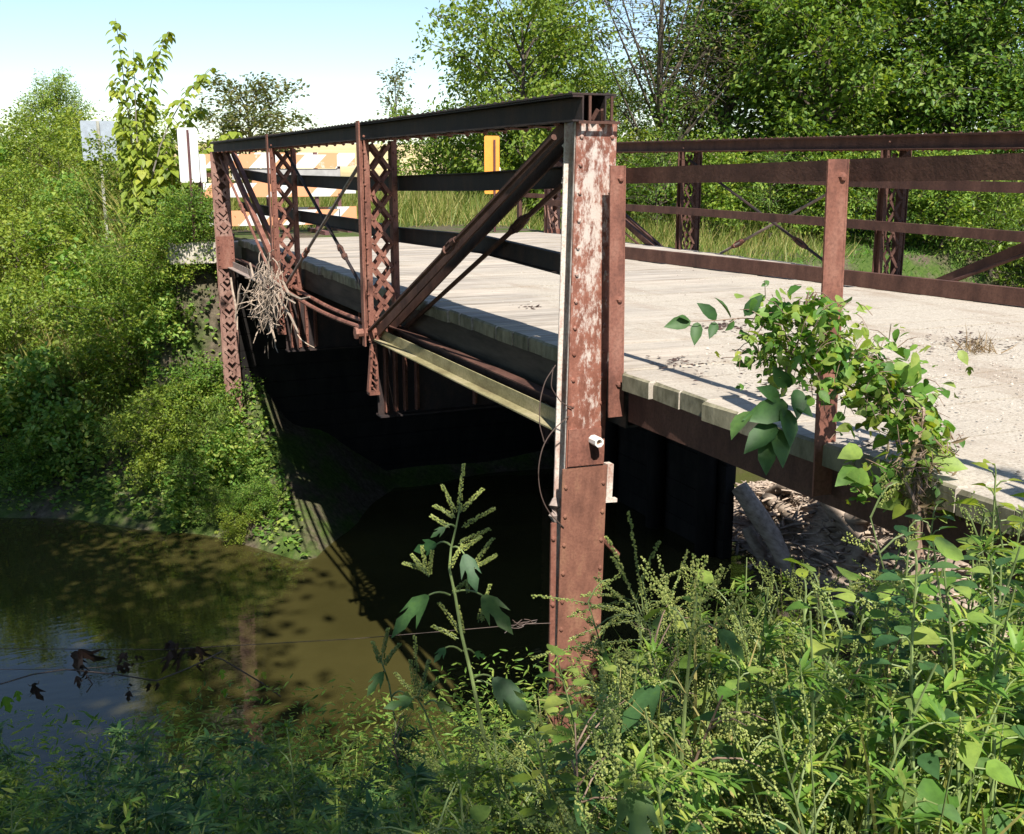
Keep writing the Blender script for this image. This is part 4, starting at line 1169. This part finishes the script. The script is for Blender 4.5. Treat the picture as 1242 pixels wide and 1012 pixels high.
for i in range(1500):
    u = random.uniform(-90, 1340); d = random.uniform(2.0, 5.0) if u < 700 else random.uniform(1.9, 4.3)
    v = np.interp(u, VT_U, VT_V) + abs(random.gauss(0, 75)) + (0 if random.random() < .5 else 45) + max(0, 3.0 - d) * 60
    if v > 1040: continue
    top = at(u, v, d=d)
    x, y = top[0], top[1]
    if x > .10 or (x > -.28 and -.3 < y < .35 and x < .3): continue
    g0 = ground(x, y)
    if g0 < -3.5: continue
    h = top[2] - g0
    if h < .3 or h > 1.75: continue
    if cnt >= 300: break
    kl = kinds_l if u < random.gauss(540, 70) else kinds_r
    if u > 1080 and random.random() < .7: kl = ['broad_leaf_weed2', 'broad_leaf_weed3', 'broad_leaf_weed', 'bushy_weed']
    k = random.choice(kl)
    plant_weed(k, x, y, h / 1.02, random.uniform(0, 6.28), (random.gauss(0, .05), random.gauss(0, .05)), min(1.25, .75 / h + .25))
    cnt += 1
print('weeds', cnt)

# the tall ragweed standing alone before the dark water
def ragweed(pp, d, label, leaves, spikes, r0=.009):
    base = at(*pp[0], d=d); base[2] = ground(base[0], base[1])
    r = empty('giant_ragweed', tuple(base)); tag(r, label, 'weed')
    pts = np.array([base] + [at(u, v, d=d) for u, v in pp]) - base
    s_ = MB(); l_ = MB(); f_ = MB()
    s_.tube(pts, np.linspace(r0, .003, len(pts)), 7)
    for (u0, v0, u1, v1, u2, v2, dd) in leaves:
        a, b, c = at(u0, v0, d=d) - base, at(u1, v1, d=d - dd * .5) - base, at(u2, v2, d=d - dd) - base
        s_.tube(curve(a, b, (0, 0, .012), 5), np.linspace(.0042, .003, 5), 6, False)
        ln = np.linalg.norm(c - b)
        nr = np.array([-.35, -.8, .6]) + RNG.normal(0, .25, 3)
        l_.inst((LOBED[0] * np.array([.78, 1, 1]), LOBED[1]), b, c - b, nr, ln * 1.1)
    for (u0, v0, u1, v1) in spikes:
        dd = d + random.uniform(-.06, .06)
        a, b = at(u0, v0, d=dd) - base, at(u1, v1, d=dd) - base
        s_.tube([a, b], [.002, .001], 4, False)
        spike(f_, a, b + (b - a) * .05, .0062, 90, .0078)
    obj('stem', s_, M['stem'], r); obj('leaves', l_, LM['blue'], r, smooth=True); obj('seed_spikes', f_, LM['seed'], r)
ragweed([(596, 930), (584, 880), (572, 820), (560, 770), (552, 722), (545, 690), (547, 665), (553, 640), (558, 615)], 4.0, 'tall ragweed with lobed leaves and pale seed spikes standing alone before dark water',
        [(546, 722, 520, 722, 474, 764, .1), (552, 718, 585, 722, 618, 762, .15), (575, 822, 598, 822, 640, 868, .15), (578, 826, 605, 838, 655, 870, -.05), (549, 664, 563, 672, 578, 712, .12), (547, 662, 530, 660, 500, 668, -.1), (553, 640, 540, 640, 524, 650, .05), (560, 790, 540, 786, 528, 800, .1), (562, 790, 575, 792, 590, 797, -.05)],
        [(556, 625, 562, 562), (552, 622, 537, 588), (558, 622, 584, 592), (552, 628, 528, 612), (560, 640, 598, 615), (556, 660, 592, 640), (560, 668, 582, 650), (575, 685, 597, 652), (576, 690, 601, 672), (566, 720, 572, 690), (516, 695, 500, 672), (518, 698, 512, 662), (520, 700, 524, 668), (512, 690, 490, 682), (548, 720, 570, 700), (580, 755, 594, 708), (584, 755, 590, 728), (560, 770, 534, 730), (556, 775, 526, 758), (562, 772, 556, 735), (545, 690, 560, 660), (545, 640, 524, 625)])
ragweed([(548, 935), (530, 900), (515, 862), (505, 845)], 3.8, 'smaller ragweed with seed spikes left of the tall ragweed',
        [(512, 850, 500, 848, 470, 858, .1), (516, 855, 530, 852, 548, 862, .05), (507, 845, 512, 835, 528, 830, -.05)],
        [(507, 845, 503, 770), (505, 845, 498, 800), (508, 845, 520, 800), (510, 846, 530, 825), (505, 848, 480, 815)], .006)
ragweed([(485, 930), (480, 880), (472, 830), (462, 800)], 4.1, 'slim ragweed with drooping leaves at the edge of the brown water',
        [(470, 825, 465, 815, 446, 840, .1), (475, 845, 490, 840, 500, 860, .05)], [(462, 805, 470, 762), (462, 805, 452, 778), (464, 808, 484, 780)], .005)

# crabgrass seed heads left of the thicket
def crabgrass():
    base = at(800, 860, d=3.75); base[2] = ground(base[0], base[1])
    r = empty('finger_grass', tuple(base)); tag(r, 'grass with long thin finger like seed spikes beside the near leg', 'grass')
    s_ = MB(); f_ = MB()
    hubs = [at(782, 752, d=3.75) - base, at(770, 730, d=3.85) - base, at(800, 775, d=3.6) - base]
    for h_ in hubs: s_.tube(curve((RNG.normal(0, .04), RNG.normal(0, .04), -.02), h_, (.05, 0, 0), 7), np.linspace(.005, .0025, 7), 5)
    tips = [(762, 620), (800, 655), (834, 668), (646, 722), (690, 748), (645, 797), (742, 676), (832, 688), (722, 700), (690, 775), (700, 800), (810, 700), (845, 720), (735, 650), (850, 760), (720, 735), (705, 722)]
    for i, (u, v) in enumerate(tips):
        h_ = hubs[i % 3]; q = at(u, v, d=3.75 + random.uniform(-.2, .2)) - base
        pts = curve(h_, q, (0, 0, .015), 6); s_.tube(pts, np.linspace(.0025, .0012, 6), 4, False)
        for a, b in zip(pts[1:-1], pts[2:]): spike(f_, a, b, .0035, 20, .0085)
    obj('stem', s_, M['stem'], r); obj('seed_spikes', f_, LM['seed'], r)
crabgrass()

# vine climbing over the approach rail post
def vine():
    base = at(1114, 660, d=3.45)
    r = empty('climbing_vine', tuple(base)); tag(r, 'green vine heaped over the nearest approach rail post', 'vine')
    s_ = MB(); l1 = MB(); l2 = MB(); l3 = MB(); l4 = MB()
    w = lambda u, v, d=3.5: at(u, v, d=d) - base
    path = [(1116, 690), (1110, 620), (1106, 585), (1118, 545), (1110, 500), (1080, 462), (1045, 435), (1010, 415), (975, 385), (985, 355)]
    dep = [3.4, 3.4, 3.42, 3.45, 3.5, 3.52, 3.55, 3.55, 3.55, 3.5]
    P = np.array([w(u, v, d) for (u, v), d in zip(path, dep)])
    for k in range(3):
        s_.tube(P + RNG.normal(0, .012, P.shape), np.linspace(.009, .003, len(P)), 6)
    blobs = [(968, 385, 52, 30, 70), (945, 425, 50, 40, 95), (985, 430, 45, 32, 60), (1030, 425, 40, 30, 60), (1070, 450, 40, 34, 75), (1085, 500, 46, 34, 85), (1115, 520, 36, 36, 75), (1120, 560, 36, 40, 60), (1085, 470, 52, 40, 60), (930, 390, 30, 22, 30), (1090, 590, 50, 30, 34), (1060, 580, 40, 25, 20), (1045, 470, 50, 30, 50), (1000, 380, 40, 22, 40)]
    for (u, v, ru, rv, n) in blobs:
        for j in range(int(n * 1.6)):
            p = w(u + random.gauss(0, ru * .5), v + random.gauss(0, rv * .58), 3.52 + random.gauss(0, .07))
            d = rdir(1, -.9, .3)[0]; T = random.choice((HEART, OVATE, LOBED)); nr = rdir(1, 0, 1)[0] + np.array([-.2, -.6, .6])
            (l1 if random.random() < .87 else l2).inst(T, p, d, nr, random.uniform(.03, .06))
            if j % 4 == 0:
                q = p + rdir(1)[0] * .07; s_.tube([p, (p + q) / 2 + UP * .01, q], [.0015, .0015, .001], 4, False)
    for (a, b, c, dd) in ((956, 491, 910, 507), (912, 499, 885, 524), (949, 494, 964, 536), (967, 472, 970, 503), (942, 515, 906, 542), (939, 518, 954, 561), (933, 534, 928, 570), (960, 488, 985, 500), (945, 485, 925, 470), (958, 470, 940, 450)):
        a0, b0 = w(a, b, 3.42), w(c, dd, 3.36)
        l3.inst(GLOSS, a0, b0 - a0, np.array([-.3, -.75, .6]) + RNG.normal(0, .35, 3), np.linalg.norm(b0 - a0) * 1.05)
    s_.tube([w(975, 400), w(955, 440, 3.45), w(950, 480, 3.42)], [.003, .0028, .002], 5)
    rach = [w(930, 388, 3.5), w(900, 386, 3.48), w(868, 389, 3.46), w(838, 390, 3.45)]
    s_.tube(rach, [.0022, .002, .0016, .0012], 5)
    for (a, b, c, dd) in ((838, 390, 811, 394), (869, 388, 851, 369), (886, 386, 874, 360), (903, 383, 922, 360), (846, 391, 843, 414), (868, 391, 862, 407), (836, 390, 826, 382), (890, 388, 884, 400)):
        a0, b0 = w(a, b, 3.48), w(c, dd, 3.45)
        l3.inst(GLOSS, a0, b0 - a0, np.array([-.2, -.6, .8]) + RNG.normal(0, .35, 3), np.linalg.norm(b0 - a0) * 1.1)
    for (a, b, c, dd) in ((1100, 470, 1112, 438), (1105, 475, 1132, 470), (1130, 560, 1170, 565), (1040, 568, 1018, 585), (1055, 582, 1033, 575), (1092, 608, 1070, 612), (1045, 545, 1022, 552)):
        a0, b0 = w(a, b, 3.45), w(c, dd, 3.4); l1.inst(OVATE, a0, b0 - a0, (-.3, -.7, .6), np.linalg.norm(b0 - a0) * 1.1)
    n = 120; q = np.array([w(1118 + random.gauss(0, 16), 575 + random.gauss(0, 36), 3.42 + random.gauss(0, .04)) for _ in range(n)])
    l4.inst(LANCE, q, rdir(n, -1, .2), rdir(n), RNG.uniform(.03, .07, n))
    for _ in range(26):
        p = w(1115 + random.gauss(0, 18), 560 + random.gauss(0, 40), 3.4); s_.tube(curve(p, p + rdir(1)[0] * .1, rdir(1)[0] * .03, 5), .0014, 4, False)
    obj('stem', s_, M['stem_red'], r); obj('leaves', l1, LM['weed'], r, smooth=True); tag(obj('young_leaves', l2, LM['light'], r, smooth=True), 'yellow green young leaves'); tag(obj('glossy_leaves', l3, LM['glossy'], r, smooth=True), 'large glossy dark leaves'); tag(obj('dry_leaves', l4, LM['dry'], r), 'brown dry leaves')
vine()

# ------------------------------------------------------------------ driftwood
def stick(mb, p, q, r, n=5, wob=.1):
    p = np.array(p, float); q = np.array(q, float); ln = np.linalg.norm(q - p)
    pts = curve(p, q, rdir(1)[0] * ln * wob, 5) + RNG.normal(0, ln * .012, (5, 3))
    mb.tube(pts, r * np.array([.9, 1, .95, .85, .6]), n)
mb = MB()
def mound(x, y): return -3.95 + 1.4 * math.exp(-((x - 6.4) / (.75 if x < 6.4 else 1.8)) ** 2 - ((y - 4.2) / 2.9) ** 2)
for i in range(2200):
    x, y = random.gauss(6.2, .8), random.gauss(4.3, 1.8)
    if x < 5.15: continue
    z = mound(x, y) + random.uniform(-.05, .06); ln = random.choice((.12, .2, .3, .5)) * random.uniform(.6, 1.4)
    d = rdir(1, -.25, .3)[0] * ln
    stick(mb, np.array((x, y, z)) - d / 2, np.array((x, y, z)) + d / 2, random.uniform(.008, .022), 4)
v_ = []
gx, gy = np.meshgrid(np.linspace(4.9, 9.2, 30), np.linspace(-.5, 9, 40))
gz = np.vectorize(mound)(gx, gy) - .07 + RNG.normal(0, .02, gx.shape)
ii = np.arange(1200).reshape(40, 30); qq = np.stack((ii[:-1, :-1], ii[:-1, 1:], ii[1:, 1:], ii[1:, :-1]), -1).reshape(-1, 4)
mb.addnp(np.stack((gx, gy, gz), -1).reshape(-1, 3), qq.ravel(), np.full(len(qq), 4))
tag(obj('driftwood_debris', mb, M['drift']), 'heap of bleached sticks and flood debris against the bridge', kind='stuff')
logs = [((898, 590), (968, 708), 5.2, 5.3, .12), ((905, 640), (930, 700), 5.25, 5.3, .08), ((960, 590), (905, 600), 5.95, 6.3, .09), ((1005, 590), (1050, 660), 5.95, 5.85, .17), ((1055, 625), (985, 655), 5.8, 5.9, .10), ((1090, 640), (1130, 655), 5.8, 6, .12), ((930, 605), (975, 640), 6, 5.8, .11), ((1030, 700), (1050, 660), 5.7, 5.75, .10), ((1060, 610), (1125, 625), 6.2, 6.4, .08)]
for i, ((u0, v0), (u1, v1), xa, xb, r) in enumerate(logs):
    p, q = at(u0, v0, x=xa), at(u1, v1, x=xb)
    g = MB(); stick(g, p - p * 0, q, r, 9, .06); c = (p + q) / 2
    o = obj('driftwood_log', g, M['drift'], smooth=True)
    tag(o, 'pale weathered log lying in the driftwood heap under the approach span', 'log', 'logs in the driftwood heap')
# clump of flood debris caught on the lower chord
mb = MB()
for i in range(360):
    u, v = random.gauss(325, 9), random.gauss(354, 19)
    p = at(u, v, x=random.uniform(-.28, .05)); d = np.array([random.gauss(0, .35), random.gauss(0, .5), random.gauss(-.6, .5)]); d /= np.linalg.norm(d)
    stick(mb, p, p + d * random.uniform(.08, .27), random.uniform(.003, .008), 4, .12)
for a, b in (((322, 370), (334, 415)), ((318, 365), (329, 404)), ((330, 345), (367, 396)), ((326, 330), (362, 372)), ((300, 318), (335, 352)), ((340, 345), (372, 362)), ((292, 345), (285, 390)), ((300, 350), (288, 378)), ((280, 335), (287, 400))):
    stick(mb, at(*a, x=-.12), at(*b, x=-.2), .014, 5, .05)
tag(obj('driftwood_clump', mb, M['drift']), 'clump of pale driftwood sticks caught on the lower chord of the truss', 'driftwood')

# ------------------------------------------------------------------ fence and loose wires
fp = empty('wire_fence', (-.155, -.01, ground(-.155, -.01))); tag(fp, 'rusty steel fence post with single wire crossing before the creek', 'fence')
b0 = np.array(fp.location)
g = MB(); g.beam((0, 0, -.3), (.008, 0, -.84 - b0[2]), .03, .012, (0, 1, 0)); g.beam((0, .015, -.3), (.008, .015, -.84 - b0[2]), .006, .022, (0, 1, 0))
for z_ in (-.92, -1.28, -1.6): g.rivet((.004, -.008, z_ - b0[2]), (0, -1, 0), .014)
obj('post', g, M['rust'], fp)
g = MB()
wp = [at(-200, 788, y=.02), at(0, 787, y=.02), at(200, 788, y=.02), at(430, 775, y=.0), at(560, 764, y=-.01), at(640, 757, y=-.01), at(668, 756, y=-.025)]
g.tube(np.array(wp) - b0, .0018, 5)
wp2 = [at(-200, 808, y=.0), at(0, 812, y=.0), at(90, 812, y=.0), at(170, 805, y=.02), at(230, 790, y=.02)]
g.tube(np.array(wp2) - b0, .0015, 5)
for t in range(10): stick(g, at(640 + random.gauss(0, 7), 757 + random.gauss(0, 2), y=-.01) - b0, at(640 + random.gauss(0, 14), 757 + random.gauss(0, 4), y=-.01) - b0, .0025, 4)
obj('wire', g, M['wire'], fp)
dv = empty('dead_vine', tuple(at(100, 800, y=.0))); tag(dv, 'withered vine with dark dead leaves hanging on the fence wire', 'vine'); b1 = np.array(dv.location)
g = MB(); lv = MB(); lg = MB()
for pts in ([(0, 830), (40, 818), (80, 812), (140, 818), (190, 826), (230, 810), (270, 790)], [(230, 790), (270, 800), (320, 830), (340, 845)], [(100, 812), (112, 830), (105, 840)]):
    g.tube(np.array([at(u, v, y=random.uniform(-.03, .03)) for u, v in pts]) - b1, .0035, 5)
for (u, v, s) in ((95, 800, .15), (36, 832, .10), (105, 828, .07), (140, 820, .06), (148, 800, .05), (158, 840, .05), (190, 835, .05), (215, 800, .09), (230, 792, .11), (165, 806, .04), (205, 790, .07), (240, 805, .06)):
    for k in range(3):
        lv.inst((LOBED[0] * np.array([.9, 1, 2.2]), LOBED[1]), at(u + random.gauss(0, 5), v - 8 + random.gauss(0, 4), y=random.uniform(-.05, .05)) - b1, np.array([random.gauss(0, .35), random.gauss(0, .35), -1]), np.array([random.gauss(0, .8), -1, random.gauss(.2, .4)]), s * random.uniform(.7, 1.25))
for (u, v, s) in ((268, 812, .06), (318, 815, .05), (272, 835, .05), (280, 858, .06), (5, 845, .09), (20, 838, .06), (310, 812, .04)):
    lg.inst(LOBED, at(u, v, y=.0) - b1, np.array([random.gauss(0, .4), 0, -.8]), np.array([.2, -1, .4]), s)
obj('stem', g, M['wire'], dv); obj('dead_leaves', lv, M['deadleaf'], dv); tag(obj('green_leaves', lg, LM['weed'], dv), 'a few living green leaves')
g = MB()
def loop(pts, y=-.02, r=.0028):
    P = np.array([at(u, v, y=y) for u, v in pts]); t = np.linspace(0, len(P) - 1, 24)
    Q = np.stack([np.interp(t, np.arange(len(P)), P[:, k]) for k in range(3)], -1)
    for _ in range(3): Q[1:-1] = (Q[:-2] + 2 * Q[1:-1] + Q[2:]) / 4
    g.tube(Q, r, 5)
loop([(690, 505), (672, 520), (658, 540), (652, 570), (655, 600), (665, 622), (684, 640)])
loop([(674, 443), (661, 462), (655, 485), (654, 515), (660, 536)])
loop([(671, 446), (668, 470), (680, 488), (694, 495)])
tag(obj('loose_wire', g, M['wire']), 'loops of loose rusty wire hanging around the near end post', 'wire')

# small dry tuft and leaf litter on the gravel
tb = at(1185, 425, z=DZ)
g = MB(); n = 70
o = rdir(n, .35, 1)
g.inst((BLADE[0] * np.array([.05, 1, .8]), BLADE[1]), np.array([0, 0, -.005]) + RNG.normal(0, .05, (n, 3)) * np.array([1, 1, 0]), o, rdir(n, 0, .3), RNG.uniform(.05, .16, n))
tag(obj('dry_grass', g, LM['dry'], None, tuple(tb)), 'small dry grass tuft growing in the gravel on the deck', 'grass')
mb = MB()
for (u, v, ru, rv, n) in ((880, 396, 36, 7, 120), (1170, 415, 60, 12, 90), (1100, 545, 60, 14, 80), (640, 372, 16, 4, 30), (830, 440, 50, 10, 50), (960, 470, 90, 20, 70)):
    for k in range(n):
        p = at(u + random.gauss(0, ru * .5), v + random.gauss(0, rv * .5), z=DZ + .004)
        if p[0] < .2: continue
        mb.inst(DIA, p, rdir(1, -.1, .1)[0], UP + rdir(1)[0] * .4, random.uniform(.012, .045))
tag(obj('leaf_litter', mb, M['deadleaf']), 'brown leaf litter scattered on the deck', kind='stuff')
